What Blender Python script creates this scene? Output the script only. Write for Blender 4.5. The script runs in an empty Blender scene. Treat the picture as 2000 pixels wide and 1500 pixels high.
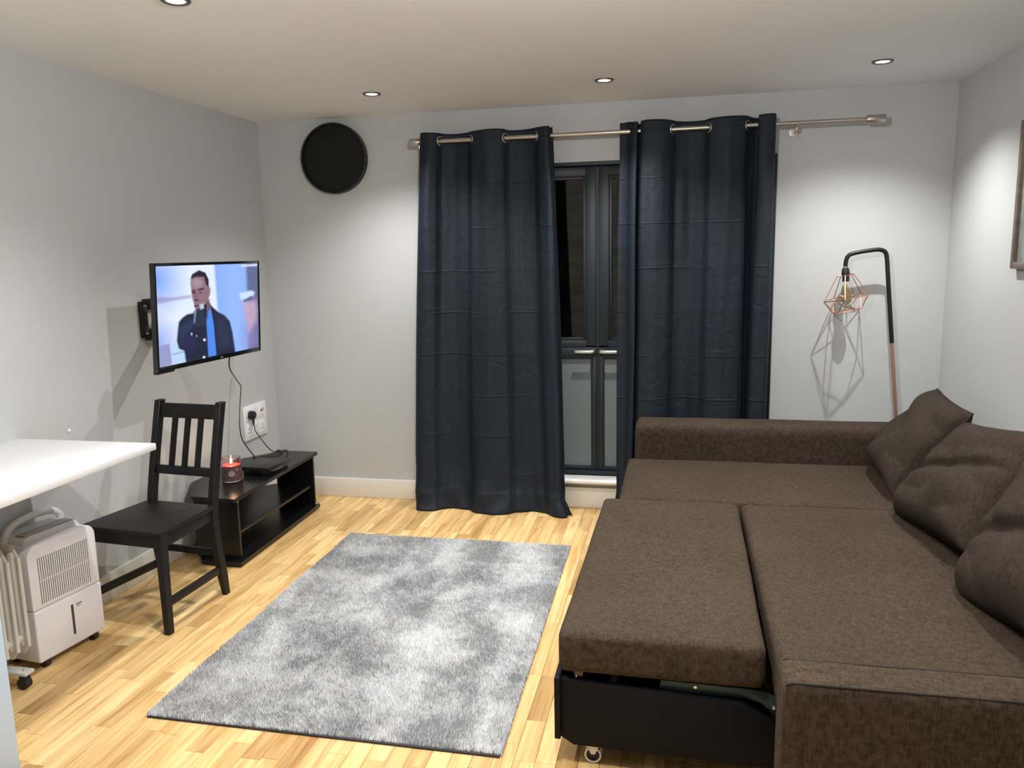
import bpy, bmesh, math, random
import numpy as np
from mathutils import Vector, Matrix, noise
random.seed(7); np.random.seed(7)
PI = math.pi
SC = bpy.context.scene
COL = SC.collection

# ------------------------------------------------------------------ camera, world, exposure
CAM_R = Vector((0.978631880, 0.204628647, -0.020168279))
CAM_U = Vector((-0.013823560, 0.163338054, 0.986473309))
CAM_F = Vector((-0.205154946, 0.965115432, -0.162676523))
CAM_C = Vector((2.59882, -4.72424, 1.563446))
FPX = 1550.0
cd = bpy.data.cameras.new('camera'); cd.sensor_width = 36.0; cd.lens = FPX / 2000 * 36.0
cd.clip_start = 0.05
cam = bpy.data.objects.new('camera', cd); COL.objects.link(cam)
M3 = Matrix((CAM_R, CAM_U, -CAM_F)).transposed()
cam.matrix_world = Matrix.Translation(CAM_C) @ M3.to_4x4()
SC.camera = cam

w = bpy.data.worlds.new('night'); SC.world = w; w.use_nodes = True
w.node_tree.nodes['Background'].inputs[0].default_value = (0.25, 0.32, 0.45, 1)
w.node_tree.nodes['Background'].inputs[1].default_value = 0.012
SC.view_settings.view_transform = 'Standard'; SC.view_settings.look = 'None'
SC.view_settings.gamma = 1.0; SC.view_settings.use_curve_mapping = False
SC.view_settings.exposure = 0.10
SPOT_W = 94.0; SPOT_COL = (1.0, 0.985, 0.955); LAMP_W = 86.0
W, H, YF = 4.01, 2.40, -5.7        # room width, ceiling height, wall behind the camera

def project(p):
    d = Vector(p) - CAM_C; z = d.dot(CAM_F)
    if z < 0.05: return None
    return (1000 + FPX * d.dot(CAM_R) / z, 750 - FPX * d.dot(CAM_U) / z)

# ------------------------------------------------------------------ materials
def mat(name, color, rough=0.5, metal=0.0, spec=0.5, var=None, bump=None, emit=None, trans=0.0, alpha=None, coat=0.0, sheen=0.0):
    """var=(scale vec, amount, detail) colour mottling ; bump=(scale vec, strength, distance)"""
    m = bpy.data.materials.new(name); m.use_nodes = True
    nt = m.node_tree; b = nt.nodes['Principled BSDF']
    b.inputs['Base Color'].default_value = (*color, 1)
    b.inputs['Roughness'].default_value = rough; b.inputs['Metallic'].default_value = metal
    b.inputs['Specular IOR Level'].default_value = spec
    b.inputs['Transmission Weight'].default_value = trans
    b.inputs['Coat Weight'].default_value = coat
    b.inputs['Sheen Weight'].default_value = sheen
    if emit:
        b.inputs['Emission Color'].default_value = (*emit[0], 1); b.inputs['Emission Strength'].default_value = emit[1]
    if var or bump:
        tc = nt.nodes.new('ShaderNodeTexCoord')
    def nz(scale, detail=4.0):
        mp = nt.nodes.new('ShaderNodeMapping'); mp.inputs['Scale'].default_value = scale
        nt.links.new(tc.outputs['Object'], mp.inputs['Vector'])
        n = nt.nodes.new('ShaderNodeTexNoise'); n.inputs['Scale'].default_value = 1.0; n.inputs['Detail'].default_value = detail
        nt.links.new(mp.outputs['Vector'], n.inputs['Vector']); return n
    if var:
        n = nz(var[0], var[2] if len(var) > 2 else 4.0)
        r = nt.nodes.new('ShaderNodeValToRGB')
        a = var[1]
        r.color_ramp.elements[0].position = 0.3; r.color_ramp.elements[1].position = 0.7
        r.color_ramp.elements[0].color = (*[c * (1 - a) for c in color], 1)
        r.color_ramp.elements[1].color = (*[min(1, c * (1 + a)) for c in color], 1)
        nt.links.new(n.outputs['Fac'], r.inputs['Fac']); nt.links.new(r.outputs['Color'], b.inputs['Base Color'])
    if bump:
        n = nz(bump[0]); bp = nt.nodes.new('ShaderNodeBump')
        bp.inputs['Strength'].default_value = bump[1]; bp.inputs['Distance'].default_value = bump[2]
        nt.links.new(n.outputs['Fac'], bp.inputs['Height']); nt.links.new(bp.outputs['Normal'], b.inputs['Normal'])
    return m

def N(nt, kind, **kw):
    n = nt.nodes.new(kind)
    for k, v in kw.items(): setattr(n, k, v)
    return n

M = {}
M['wall'] = mat('wall_paint', (0.51, 0.525, 0.53), 0.75, spec=0.25, var=((1.5, 1.5, 1.5), 0.02), bump=((60, 60, 60), 0.08, 0.002))
M['ceil'] = mat('ceiling_paint', (0.86, 0.87, 0.885), 0.85, spec=0.2, var=((1.1, 1.1, 1.1), 0.025))
M['skirt'] = mat('cream_gloss', (0.80, 0.785, 0.73), 0.35)
M['sillw'] = mat('white_gloss', (0.86, 0.86, 0.85), 0.3)
M['desk'] = mat('white_laminate', (0.70, 0.705, 0.71), 0.38)
M['cabinet'] = mat('white_gloss_cool_lit', (0.50, 0.64, 0.82), 0.25)  # white door; the cool light on it is put into the blue tint
M['metal'] = mat('brushed_steel', (0.50, 0.46, 0.42), 0.34, 1.0)
M['bezel'] = mat('dark_nickel', (0.22, 0.20, 0.18), 0.35, 1.0)
M['chrome'] = mat('satin_aluminium', (0.8, 0.8, 0.8), 0.28, 0.9)
M['doorframe'] = mat('anthracite_frame', (0.013, 0.020, 0.027), 0.45, spec=0.35)
M['gasket'] = mat('black_gasket', (0.006, 0.007, 0.009), 0.5)
M['frost'] = mat('frosted_glass', (0.16, 0.19, 0.20), 0.45, spec=0.4, var=((3, 3, 1.2), 0.06))
M['blackwood'] = mat('black_stained_wood', (0.0060, 0.0062, 0.0068), 0.5, spec=0.35, bump=((12, 80, 80), 0.10, 0.001))
M['blackash'] = mat('black_ash_laminate', (0.0055, 0.0055, 0.0062), 0.25, spec=0.4, var=((60, 4, 60), 0.35), bump=((90, 5, 90), 0.08, 0.0006))
M['blackpl'] = mat('black_plastic', (0.010, 0.010, 0.011), 0.35)
M['blackgl'] = mat('black_gloss_plastic', (0.006, 0.006, 0.007), 0.12)
M['blackmt'] = mat('black_powder_coat', (0.010, 0.010, 0.010), 0.4, 0.3)
M['discm'] = mat('black_matt_metal', (0.0065, 0.0080, 0.0095), 0.6, spec=0.25, var=((3, 3, 3), 0.1))
M['whitepl'] = mat('white_plastic', (0.76, 0.76, 0.81), 0.32)
M['whitepl2'] = mat('socket_white', (0.85, 0.85, 0.86), 0.28)
M['greypl'] = mat('grey_plastic', (0.36, 0.36, 0.35), 0.35)
M['greydk'] = mat('dark_grey_plastic', (0.05, 0.047, 0.05), 0.4)
M['radiator'] = mat('radiator_enamel', (0.60, 0.60, 0.57), 0.3)
M['rubber'] = mat('black_rubber', (0.012, 0.013, 0.016), 0.6)
M['copper'] = mat('copper', (0.72, 0.36, 0.24), 0.3, 1.0)
M['copperp'] = mat('copper_pole', (0.50, 0.29, 0.20), 0.4, 0.7)
M['bluesteel'] = mat('painted_steel_bracket', (0.035, 0.065, 0.085), 0.4, 0.5)
M['boxside'] = mat('black_laminate_box', (0.0030, 0.0037, 0.0055), 0.6, spec=0.15)
M['woodblk'] = mat('pale_wood_block', (0.55, 0.36, 0.16), 0.6, var=((30, 4, 30), 0.2))
M['picframe'] = mat('taupe_frame', (0.16, 0.125, 0.10), 0.5, var=((8, 3, 30), 0.25))
M['picart'] = mat('print_paper', (0.28, 0.31, 0.30), 0.25, var=((4, 5, 5), 0.5))
M['wirew'] = mat('white_cable', (0.42, 0.42, 0.40), 0.5)
M['wax'] = mat('red_wax', (0.30, 0.045, 0.05), 0.35, emit=((1.0, 0.32, 0.18), 0.04))  # faint emission stands in for flame light glowing through the wax
M['jarlabel'] = mat('mauve_label', (0.12, 0.06, 0.065), 0.5, var=((40, 40, 40), 0.5))
M['jarspot'] = mat('pale_label_print', (0.42, 0.30, 0.29), 0.5)
M['flame'] = mat('flame', (1, 0.8, 0.5), 0.5, emit=((1.0, 0.80, 0.48), 30.0))
M['lampdisc'] = mat('led_lens', (1, 1, 1), 0.5, emit=((1.0, 0.97, 0.93), 14.0))
M['filament'] = mat('filament', (0.75, 0.55, 0.25), 0.4, 0.6)
M['backing'] = mat('rug_backing', (0.03, 0.028, 0.03), 0.9)
M['subfloor'] = mat('floor_joint', (0.10, 0.06, 0.03), 0.8)

def glassmat(name, color, rough, ior=1.45, tint=None):
    m = bpy.data.materials.new(name); m.use_nodes = True; nt = m.node_tree
    b = nt.nodes['Principled BSDF']
    b.inputs['Base Color'].default_value = (*color, 1); b.inputs['Roughness'].default_value = rough
    b.inputs['Transmission Weight'].default_value = 1.0; b.inputs['IOR'].default_value = ior
    return m
M['pane'] = glassmat('window_glass', (0.55, 0.60, 0.60), 0.0)
M['jarglass'] = glassmat('jar_glass', (0.95, 0.80, 0.80), 0.02, 1.3)
M['bulbglass'] = glassmat('amber_bulb_glass', (0.98, 0.90, 0.66), 0.0, 1.12)

def fabric(name, c0, c1, rough=0.9, weave=420.0, slub=0.5, sheen=0.0):
    m = bpy.data.materials.new(name); m.use_nodes = True; nt = m.node_tree; b = nt.nodes['Principled BSDF']
    b.inputs['Roughness'].default_value = rough; b.inputs['Specular IOR Level'].default_value = 0.15
    b.inputs['Sheen Weight'].default_value = sheen
    tc = N(nt, 'ShaderNodeTexCoord')
    outs = []
    for sc in ((weave, weave * .15, weave * .15), (weave * .15, weave, weave * .15), (weave * .15, weave * .15, weave)):
        mp = N(nt, 'ShaderNodeMapping'); mp.inputs['Scale'].default_value = sc
        nt.links.new(tc.outputs['Object'], mp.inputs['Vector'])
        n = N(nt, 'ShaderNodeTexNoise'); n.inputs['Scale'].default_value = 1; n.inputs['Detail'].default_value = 2
        nt.links.new(mp.outputs['Vector'], n.inputs['Vector']); outs.append(n)
    a = N(nt, 'ShaderNodeMath', operation='ADD'); nt.links.new(outs[0].outputs['Fac'], a.inputs[0]); nt.links.new(outs[1].outputs['Fac'], a.inputs[1])
    a2 = N(nt, 'ShaderNodeMath', operation='MULTIPLY_ADD'); nt.links.new(outs[2].outputs['Fac'], a2.inputs[0]); a2.inputs[1].default_value = 0.4; nt.links.new(a.outputs[0], a2.inputs[2])
    h = N(nt, 'ShaderNodeMath', operation='DIVIDE'); nt.links.new(a2.outputs[0], h.inputs[0]); h.inputs[1].default_value = 2.4
    big = N(nt, 'ShaderNodeTexNoise'); big.inputs['Scale'].default_value = 3.0; nt.links.new(tc.outputs['Object'], big.inputs['Vector'])
    mx = N(nt, 'ShaderNodeMath', operation='MULTIPLY_ADD'); nt.links.new(big.outputs['Fac'], mx.inputs[0]); mx.inputs[1].default_value = 0.12
    nt.links.new(h.outputs[0], mx.inputs[2])
    r = N(nt, 'ShaderNodeValToRGB'); r.color_ramp.elements[0].position = 0.56 - slub * .2; r.color_ramp.elements[1].position = 0.56 + slub * .2
    r.color_ramp.elements[0].color = (*c0, 1); r.color_ramp.elements[1].color = (*c1, 1)
    nt.links.new(mx.outputs[0], r.inputs['Fac']); nt.links.new(r.outputs['Color'], b.inputs['Base Color'])
    bp = N(nt, 'ShaderNodeBump'); bp.inputs['Strength'].default_value = 0.35; bp.inputs['Distance'].default_value = 0.002
    nt.links.new(h.outputs[0], bp.inputs['Height']); nt.links.new(bp.outputs['Normal'], b.inputs['Normal'])
    return m
M['sofa'] = fabric('brown_linen', (0.026, 0.0175, 0.0115), (0.063, 0.0445, 0.030), weave=330, slub=0.5)
M['pillow'] = fabric('brown_linen_cover', (0.021, 0.0148, 0.0102), (0.042, 0.0305, 0.0210), weave=330, slub=0.6)

def curtainmat():
    m = fabric('navy_blackout_cloth', (0.0048, 0.0088, 0.0165), (0.0085, 0.0145, 0.0250), rough=0.62, weave=500, slub=0.8, sheen=0.0)
    nt = m.node_tree; b = nt.nodes['Principled BSDF']; b.inputs['Specular IOR Level'].default_value = 0.30
    # packing creases: fine ridges at regular heights, wandering a little
    tc = [n for n in nt.nodes if n.type == 'TEX_COORD'][0]
    sx = N(nt, 'ShaderNodeSeparateXYZ'); nt.links.new(tc.outputs['Object'], sx.inputs[0])
    wn = N(nt, 'ShaderNodeTexNoise'); wn.inputs['Scale'].default_value = 5.0; wn.inputs['Detail'].default_value = 2; nt.links.new(tc.outputs['Object'], wn.inputs['Vector'])
    def ridge(sock, period, off, width, wob):
        a = N(nt, 'ShaderNodeMath', operation='MULTIPLY_ADD'); nt.links.new(wn.outputs['Fac'], a.inputs[0]); a.inputs[1].default_value = wob; nt.links.new(sock, a.inputs[2])
        o = N(nt, 'ShaderNodeMath', operation='ADD'); nt.links.new(a.outputs[0], o.inputs[0]); o.inputs[1].default_value = off
        p = N(nt, 'ShaderNodeMath', operation='PINGPONG'); nt.links.new(o.outputs[0], p.inputs[0]); p.inputs[1].default_value = period / 2
        s = N(nt, 'ShaderNodeMapRange'); s.interpolation_type = 'SMOOTHSTEP'
        s.inputs['From Min'].default_value = 0; s.inputs['From Max'].default_value = width; s.inputs['To Min'].default_value = 1; s.inputs['To Max'].default_value = 0
        nt.links.new(p.outputs[0], s.inputs['Value']); return s.outputs[0]
    r1 = ridge(sx.outputs['Z'], 0.247, 0.007, 0.007, 0.02)
    mk = N(nt, 'ShaderNodeTexNoise'); mk.inputs['Scale'].default_value = 4.0; mk.inputs['Detail'].default_value = 1; nt.links.new(tc.outputs['Object'], mk.inputs['Vector'])
    mr = N(nt, 'ShaderNodeMapRange'); mr.inputs['From Min'].default_value = 0.35; mr.inputs['From Max'].default_value = 0.62; nt.links.new(mk.outputs['Fac'], mr.inputs['Value'])
    mm = N(nt, 'ShaderNodeMath', operation='MULTIPLY'); nt.links.new(r1, mm.inputs[0]); nt.links.new(mr.outputs[0], mm.inputs[1]); r1 = mm.outputs[0]
    r2 = ridge(sx.outputs['X'], 0.215, 0.03, 0.005, 0.03)
    mx = N(nt, 'ShaderNodeMath', operation='MULTIPLY_ADD'); nt.links.new(r2, mx.inputs[0]); mx.inputs[1].default_value = 0.5; nt.links.new(r1, mx.inputs[2])
    n2 = N(nt, 'ShaderNodeTexNoise'); n2.inputs['Scale'].default_value = 9.0; n2.inputs['Detail'].default_value = 5; n2.inputs['Distortion'].default_value = 1.6
    nt.links.new(tc.outputs['Object'], n2.inputs['Vector'])
    m3 = N(nt, 'ShaderNodeMath', operation='MULTIPLY_ADD'); nt.links.new(n2.outputs['Fac'], m3.inputs[0]); m3.inputs[1].default_value = 2.6; nt.links.new(mx.outputs[0], m3.inputs[2])
    b2 = N(nt, 'ShaderNodeBump'); b2.inputs['Strength'].default_value = 0.7; b2.inputs['Distance'].default_value = 0.0028
    nt.links.new(m3.outputs[0], b2.inputs['Height'])
    old = [n for n in nt.nodes if n.type == 'BUMP' and n != b2][0]; old.inputs['Distance'].default_value = 0.0006
    nt.links.new(b2.outputs['Normal'], old.inputs['Normal'])
    return m
M['curtain'] = curtainmat()

def plankmat():
    m = bpy.data.materials.new('oak_strip'); m.use_nodes = True; nt = m.node_tree; b = nt.nodes['Principled BSDF']
    tc = N(nt, 'ShaderNodeTexCoord'); oi = N(nt, 'ShaderNodeObjectInfo'); ge = N(nt, 'ShaderNodeNewGeometry')
    ad = N(nt, 'ShaderNodeMath', operation='ADD'); nt.links.new(oi.outputs['Random'], ad.inputs[0]); nt.links.new(ge.outputs['Random Per Island'], ad.inputs[1])
    fr = N(nt, 'ShaderNodeMath', operation='FRACT'); nt.links.new(ad.outputs[0], fr.inputs[0])
    pos = ge.outputs['Position']
    off = N(nt, 'ShaderNodeVectorMath', operation='SCALE'); 
    cmb = N(nt, 'ShaderNodeCombineXYZ'); 
    for i in range(3): nt.links.new(fr.outputs[0], cmb.inputs[i])
    nt.links.new(cmb.outputs[0], off.inputs[0]); off.inputs['Scale'].default_value = 37.0
    ps = N(nt, 'ShaderNodeVectorMath', operation='ADD'); nt.links.new(pos, ps.inputs[0]); nt.links.new(off.outputs[0], ps.inputs[1])
    mp = N(nt, 'ShaderNodeMapping'); mp.inputs['Scale'].default_value = (34, 2.2, 10); nt.links.new(ps.outputs[0], mp.inputs['Vector'])
    g = N(nt, 'ShaderNodeTexNoise'); g.inputs['Scale'].default_value = 1.0; g.inputs['Detail'].default_value = 6; g.inputs['Distortion'].default_value = 0.6
    nt.links.new(mp.outputs[0], g.inputs['Vector'])
    mp2 = N(nt, 'ShaderNodeMapping'); mp2.inputs['Scale'].default_value = (120, 6, 10); nt.links.new(ps.outputs[0], mp2.inputs['Vector'])
    g2 = N(nt, 'ShaderNodeTexNoise'); g2.inputs['Scale'].default_value = 1.0; g2.inputs['Detail'].default_value = 3; nt.links.new(mp2.outputs[0], g2.inputs['Vector'])
    base = N(nt, 'ShaderNodeValToRGB'); e = base.color_ramp.elements
    e[0].position = 0.0; e[0].color = (0.47, 0.285, 0.110, 1); e[1].position = 1.0; e[1].color = (0.920, 0.700, 0.363, 1)
    for p_, c_ in ((0.3, (0.800, 0.551, 0.248, 1)), (0.55, (0.840, 0.594, 0.281, 1)), (0.8, (0.64, 0.420, 0.180, 1))):
        q = e.new(p_); q.color = c_
    nt.links.new(fr.outputs[0], base.inputs['Fac'])
    gr = N(nt, 'ShaderNodeValToRGB'); gr.color_ramp.elements[0].position = 0.30; gr.color_ramp.elements[0].color = (0.66, 0.55, 0.42, 1)
    gr.color_ramp.elements[1].position = 0.58; gr.color_ramp.elements[1].color = (1, 1, 1, 1); nt.links.new(g.outputs['Fac'], gr.inputs['Fac'])
    gr2 = N(nt, 'ShaderNodeValToRGB'); gr2.color_ramp.elements[0].position = 0.28; gr2.color_ramp.elements[0].color = (0.74, 0.66, 0.55, 1)
    gr2.color_ramp.elements[1].position = 0.5; gr2.color_ramp.elements[1].color = (1, 1, 1, 1); nt.links.new(g2.outputs['Fac'], gr2.inputs['Fac'])
    m1 = N(nt, 'ShaderNodeMix', data_type='RGBA', blend_type='MULTIPLY'); m1.inputs[0].default_value = 0.95
    nt.links.new(base.outputs['Color'], m1.inputs[6]); nt.links.new(gr.outputs['Color'], m1.inputs[7])
    m2 = N(nt, 'ShaderNodeMix', data_type='RGBA', blend_type='MULTIPLY'); m2.inputs[0].default_value = 0.7
    nt.links.new(m1.outputs[2], m2.inputs[6]); nt.links.new(gr2.outputs['Color'], m2.inputs[7])
    nt.links.new(m2.outputs[2], b.inputs['Base Color'])
    b.inputs['Roughness'].default_value = 0.38; b.inputs['Specular IOR Level'].default_value = 0.4
    bp = N(nt, 'ShaderNodeBump'); bp.inputs['Strength'].default_value = 0.12; bp.inputs['Distance'].default_value = 0.001
    nt.links.new(g2.outputs['Fac'], bp.inputs['Height']); nt.links.new(bp.outputs['Normal'], b.inputs['Normal'])
    return m
M['plank'] = plankmat()

def pilemat():
    m = bpy.data.materials.new('grey_rug_pile'); m.use_nodes = True; nt = m.node_tree; b = nt.nodes['Principled BSDF']
    b.inputs['Roughness'].default_value = 0.75; b.inputs['Specular IOR Level'].default_value = 0.3; b.inputs['Sheen Weight'].default_value = 0.2
    at = N(nt, 'ShaderNodeAttribute'); at.attribute_name = 'shade'
    r = N(nt, 'ShaderNodeValToRGB'); r.color_ramp.elements[0].position = 0.0; r.color_ramp.elements[0].color = (0.125, 0.127, 0.132, 1)
    r.color_ramp.elements[1].position = 1.0; r.color_ramp.elements[1].color = (0.70, 0.71, 0.73, 1)
    nt.links.new(at.outputs['Fac'], r.inputs['Fac']); nt.links.new(r.outputs['Color'], b.inputs['Base Color'])
    return m
M['pile'] = pilemat()

# ------------------------------------------------------------------ mesh helpers
OFF = {}
class MB:
    def __init__(s): s.bm = bmesh.new()
    def _add(s, tb):
        me = bpy.data.meshes.new('tmp'); tb.to_mesh(me); tb.free(); s.bm.from_mesh(me); bpy.data.meshes.remove(me)
    def box(s, x0, x1, y0, y1, z0, z1, r=0.0, seg=2, mtx=None):
        tb = bmesh.new(); bmesh.ops.create_cube(tb, size=1.0)
        for v in tb.verts:
            v.co = Vector(((x0 + x1) / 2 + v.co.x * (x1 - x0), (y0 + y1) / 2 + v.co.y * (y1 - y0), (z0 + z1) / 2 + v.co.z * (z1 - z0)))
        if r > 0: bmesh.ops.bevel(tb, geom=tb.edges[:], offset=r, segments=seg, affect='EDGES', profile=0.5)
        if mtx: tb.transform(mtx)
        s._add(tb); return s
    def prism(s, pts, z0, z1, r=0.0, axis='z', mtx=None):
        """pts: 2D polygon; axis z: (x,y) extruded in z; axis x: (y,z) in x; axis y: (x,z) in y"""
        tb = bmesh.new()
        def P(a, b, c): return {'z': (a, b, c), 'x': (c, a, b), 'y': (a, c, b)}[axis]
        lo = [tb.verts.new(P(a, b, z0)) for a, b in pts]; hi = [tb.verts.new(P(a, b, z1)) for a, b in pts]
        n = len(pts)
        tb.faces.new(lo); tb.faces.new(hi)
        for i in range(n): tb.faces.new((lo[i], lo[(i + 1) % n], hi[(i + 1) % n], hi[i]))
        bmesh.ops.recalc_face_normals(tb, faces=tb.faces[:])
        if r > 0: bmesh.ops.bevel(tb, geom=tb.edges[:], offset=r, segments=2, affect='EDGES', profile=0.5)
        if mtx: tb.transform(mtx)
        s._add(tb); return s
    def tube(s, pts, rad, seg=12, closed=False, caps=True):
        pts = [Vector(p) for p in pts]; n = len(pts)
        rads = rad if isinstance(rad, (list, tuple)) else [rad] * n
        tb = bmesh.new(); rings = []
        up = None
        for i, p in enumerate(pts):
            if closed: t = (pts[(i + 1) % n] - pts[i - 1]).normalized()
            else: t = (pts[min(i + 1, n - 1)] - pts[max(i - 1, 0)]).normalized()
            if up is None:
                up = Vector((0, 0, 1)) if abs(t.z) < 0.9 else Vector((1, 0, 0))
            a = t.cross(up).normalized(); up = a.cross(t).normalized()
            rings.append([tb.verts.new(p + (a * math.cos(2 * PI * k / seg) + up * math.sin(2 * PI * k / seg)) * rads[i]) for k in range(seg)])
        m = n if closed else n - 1
        for i in range(m):
            A, B = rings[i], rings[(i + 1) % n]
            for k in range(seg): tb.faces.new((A[k], A[(k + 1) % seg], B[(k + 1) % seg], B[k]))
        if caps and not closed: tb.faces.new(rings[0]); tb.faces.new(rings[-1])
        bmesh.ops.recalc_face_normals(tb, faces=tb.faces[:]); s._add(tb); return s
    def lathe(s, prof, center, seg=32, axis=(0, 0, 1), capends=False):
        """prof: list of (radius, height along the axis)"""
        ax = Vector(axis).normalized(); ref = Vector((1, 0, 0)) if abs(ax.x) < 0.9 else Vector((0, 1, 0))
        a = ax.cross(ref).normalized(); b = ax.cross(a)
        tb = bmesh.new(); rings = []; c = Vector(center)
        for r, h in prof:
            if r < 1e-6: rings.append([tb.verts.new(c + ax * h)])
            else: rings.append([tb.verts.new(c + ax * h + (a * math.cos(2 * PI * k / seg) + b * math.sin(2 * PI * k / seg)) * r) for k in range(seg)])
        for A, B in zip(rings, rings[1:]):
            for k in range(seg):
                k2 = (k + 1) % seg
                if len(A) == 1 and len(B) == 1: continue
                if len(A) == 1: tb.faces.new((A[0], B[k], B[k2]))
                elif len(B) == 1: tb.faces.new((A[k], A[k2], B[0]))
                else: tb.faces.new((A[k], A[k2], B[k2], B[k]))
        bmesh.ops.recalc_face_normals(tb, faces=tb.faces[:]); s._add(tb); return s
    def build(s, name, m, parent=None, smooth=35, local=False):
        me = bpy.data.meshes.new(name); s.bm.to_mesh(me); s.bm.free()
        return link(name, me, m, parent, smooth, local)

def link(name, me, m, parent=None, smooth=35, local=False):
    if m is not None: me.materials.append(M[m] if isinstance(m, str) else m)
    if smooth:
        me.polygons.foreach_set('use_smooth', [True] * len(me.polygons))
        try: me.set_sharp_from_angle(angle=math.radians(smooth))
        except Exception: pass
    o = bpy.data.objects.new(name, me); COL.objects.link(o)
    off = Vector((0, 0, 0))
    if parent is not None:
        o.parent = parent
        off = OFF.get(parent.name, Vector((0, 0, 0)))
        if not local and off.length > 0: me.transform(Matrix.Translation(-off))
    OFF[o.name] = off
    return o

def tag(o, label=None, cat=None, group=None, kind=None):
    if label: o['label'] = label
    if cat: o['category'] = cat
    if group: o['group'] = group
    if kind: o['kind'] = kind
    return o

def thing(name, loc, label, cat, group=None, rot=(0, 0, 0)):
    o = bpy.data.objects.new(name, None); COL.objects.link(o); o.empty_display_size = 0.1
    o.location = loc; o.rotation_euler = rot; OFF[o.name] = Vector(loc)
    return tag(o, label, cat, group)

def grid_mesh(name, verts, nu, nv, closed_u=False):
    faces = []
    for j in range(nv - 1):
        for i in range(nu - 1): faces.append((j * nu + i, j * nu + i + 1, (j + 1) * nu + i + 1, (j + 1) * nu + i))
    me = bpy.data.meshes.new(name); me.from_pydata(verts, [], faces); me.update(); return me

def catmull(pts, n):  # tuples or vectors
    """n samples through control points (tuples)"""
    P = [Vector(p) for p in pts]; out = []
    k = len(P) - 1
    for j in range(n):
        t = j / (n - 1) * k; i = min(int(t), k - 1); f = t - i
        p0, p1, p2, p3 = P[max(i - 1, 0)], P[i], P[i + 1], P[min(i + 2, k)]
        out.append(0.5 * ((2 * p1) + (p2 - p0) * f + (2 * p0 - 5 * p1 + 4 * p2 - p3) * f * f + (3 * p1 - p0 - 3 * p2 + p3) * f ** 3))
    return out

# ------------------------------------------------------------------ room shell
def struct(name, mb, m, smooth=None):
    return tag(mb.build(name, m, None, smooth), kind='structure')
DX0, DX1, DZ0, DZ1 = 1.12, 3.116, 0.20, 2.076
struct('wall_left', MB().box(-0.12, 0, YF, 0.14, -0.02, H), 'wall')
struct('wall_right', MB().box(W, W + 0.12, YF, 0.14, -0.02, H), 'wall')
wb = MB(); wb.box(0, DX0, 0, 0.14, -0.02, H); wb.box(DX1, W, 0, 0.14, -0.02, H); wb.box(DX0, DX1, 0, 0.14, DZ1, H); wb.box(DX0, DX1, 0, 0.14, -0.02, DZ0 - 0.03)
struct('wall_back', wb, 'wall')
struct('wall_front', MB().box(-0.12, W + 0.12, YF - 0.12, YF, -0.02, H), 'wall')
struct('ceiling', MB().box(-0.12, W + 0.12, YF - 0.12, 0.14, H, H + 0.1), 'ceil')
BZ = 0.128
def skirting(name, pts_box):
    mb = MB(); mb.box(*pts_box, r=0.004, seg=2); return struct(name, mb, 'skirt', 35)
skirting('baseboard_left', (0.0, 0.016, -3.0, -0.0005, 0.0, BZ))
skirting('baseboard_back', (0.0165, W - 0.017, -0.016, 0.0, 0.0, BZ))
skirting('baseboard_right', (W - 0.016, W, YF + .01, -0.017, 0.0, BZ))
# narrow white ledge on the right wall, behind the sofa
struct('trim_1', MB().box(W - 0.035, W, -3.4, -1.10, 0.700, 0.722, 0.004), 'sillw', 35)

# ---- floor: slab + oak strips
floor = struct('floor', MB().box(-0.12, W + 0.12, YF - 0.12, 0.14, -0.10, -0.008), 'subfloor')
PW = 0.066; GAP = 0.0010
LENS = [0.22, 0.29, 0.36, 0.43, 0.50]
pm = {}
def plank_mesh(L):
    if L in pm: return pm[L]
    mb = MB(); hw, hl = PW / 2 - GAP / 2, L / 2 - GAP / 2; c = 0.0009
    tb = bmesh.new()
    lo = [tb.verts.new((x, y, -0.008)) for x, y in ((-hw, -hl), (hw, -hl), (hw, hl), (-hw, hl))]
    mi = [tb.verts.new((x, y, -c)) for x, y in ((-hw, -hl), (hw, -hl), (hw, hl), (-hw, hl))]
    hi = [tb.verts.new((x, y, 0)) for x, y in ((-hw + c, -hl + c), (hw - c, -hl + c), (hw - c, hl - c), (-hw + c, hl - c))]
    for A, B in ((lo, mi), (mi, hi)):
        for i in range(4): tb.faces.new((A[i], A[(i + 1) % 4], B[(i + 1) % 4], B[i]))
    tb.faces.new(hi)
    me = bpy.data.meshes.new('plank'); tb.to_mesh(me); tb.free(); me.materials.append(M['plank']); pm[L] = me; return me
rnd = random.Random(3)
slots = []
nx = int(W / PW) + 1
for i in range(nx):
    x = PW * (i + 0.5)
    if x + PW / 2 > W: continue
    y = 0.0 - rnd.choice([0, .07, .14, .21, .28])
    if y < 0: slots.append((x, y / 2, round(-y, 3)))
    while y > -3.7:
        L = rnd.choice(LENS); slots.append((x, y - L / 2, L)); y -= L
def vis(x, y, L):
    pts = [project((x + a, y + b, 0)) for a, b in ((-PW / 2, -L / 2), (PW / 2, -L / 2), (PW / 2, L / 2), (-PW / 2, L / 2))]
    if any(p is None for p in pts): return 0
    cx = sum(p[0] for p in pts) / 4; cy = sum(p[1] for p in pts) / 4
    if not (-20 < cx < 2020 and cy < 1530): return 0
    if 0.83 < x < 2.03 and -2.46 < y < -0.76: return 0                       # under the rug
    if x > 2.33 + 0.2 * max(0, 1 if y < -2.62 else 0): return 0              # under the sofa
    if y < -2.62 and x < 0.52: return 0                                       # behind the cupboard
    a = 0
    for k in range(4): a += pts[k][0] * pts[(k + 1) % 4][1] - pts[(k + 1) % 4][0] * pts[k][1]
    return abs(a) / 2
slots.sort(key=lambda t: -vis(*t))
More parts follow.
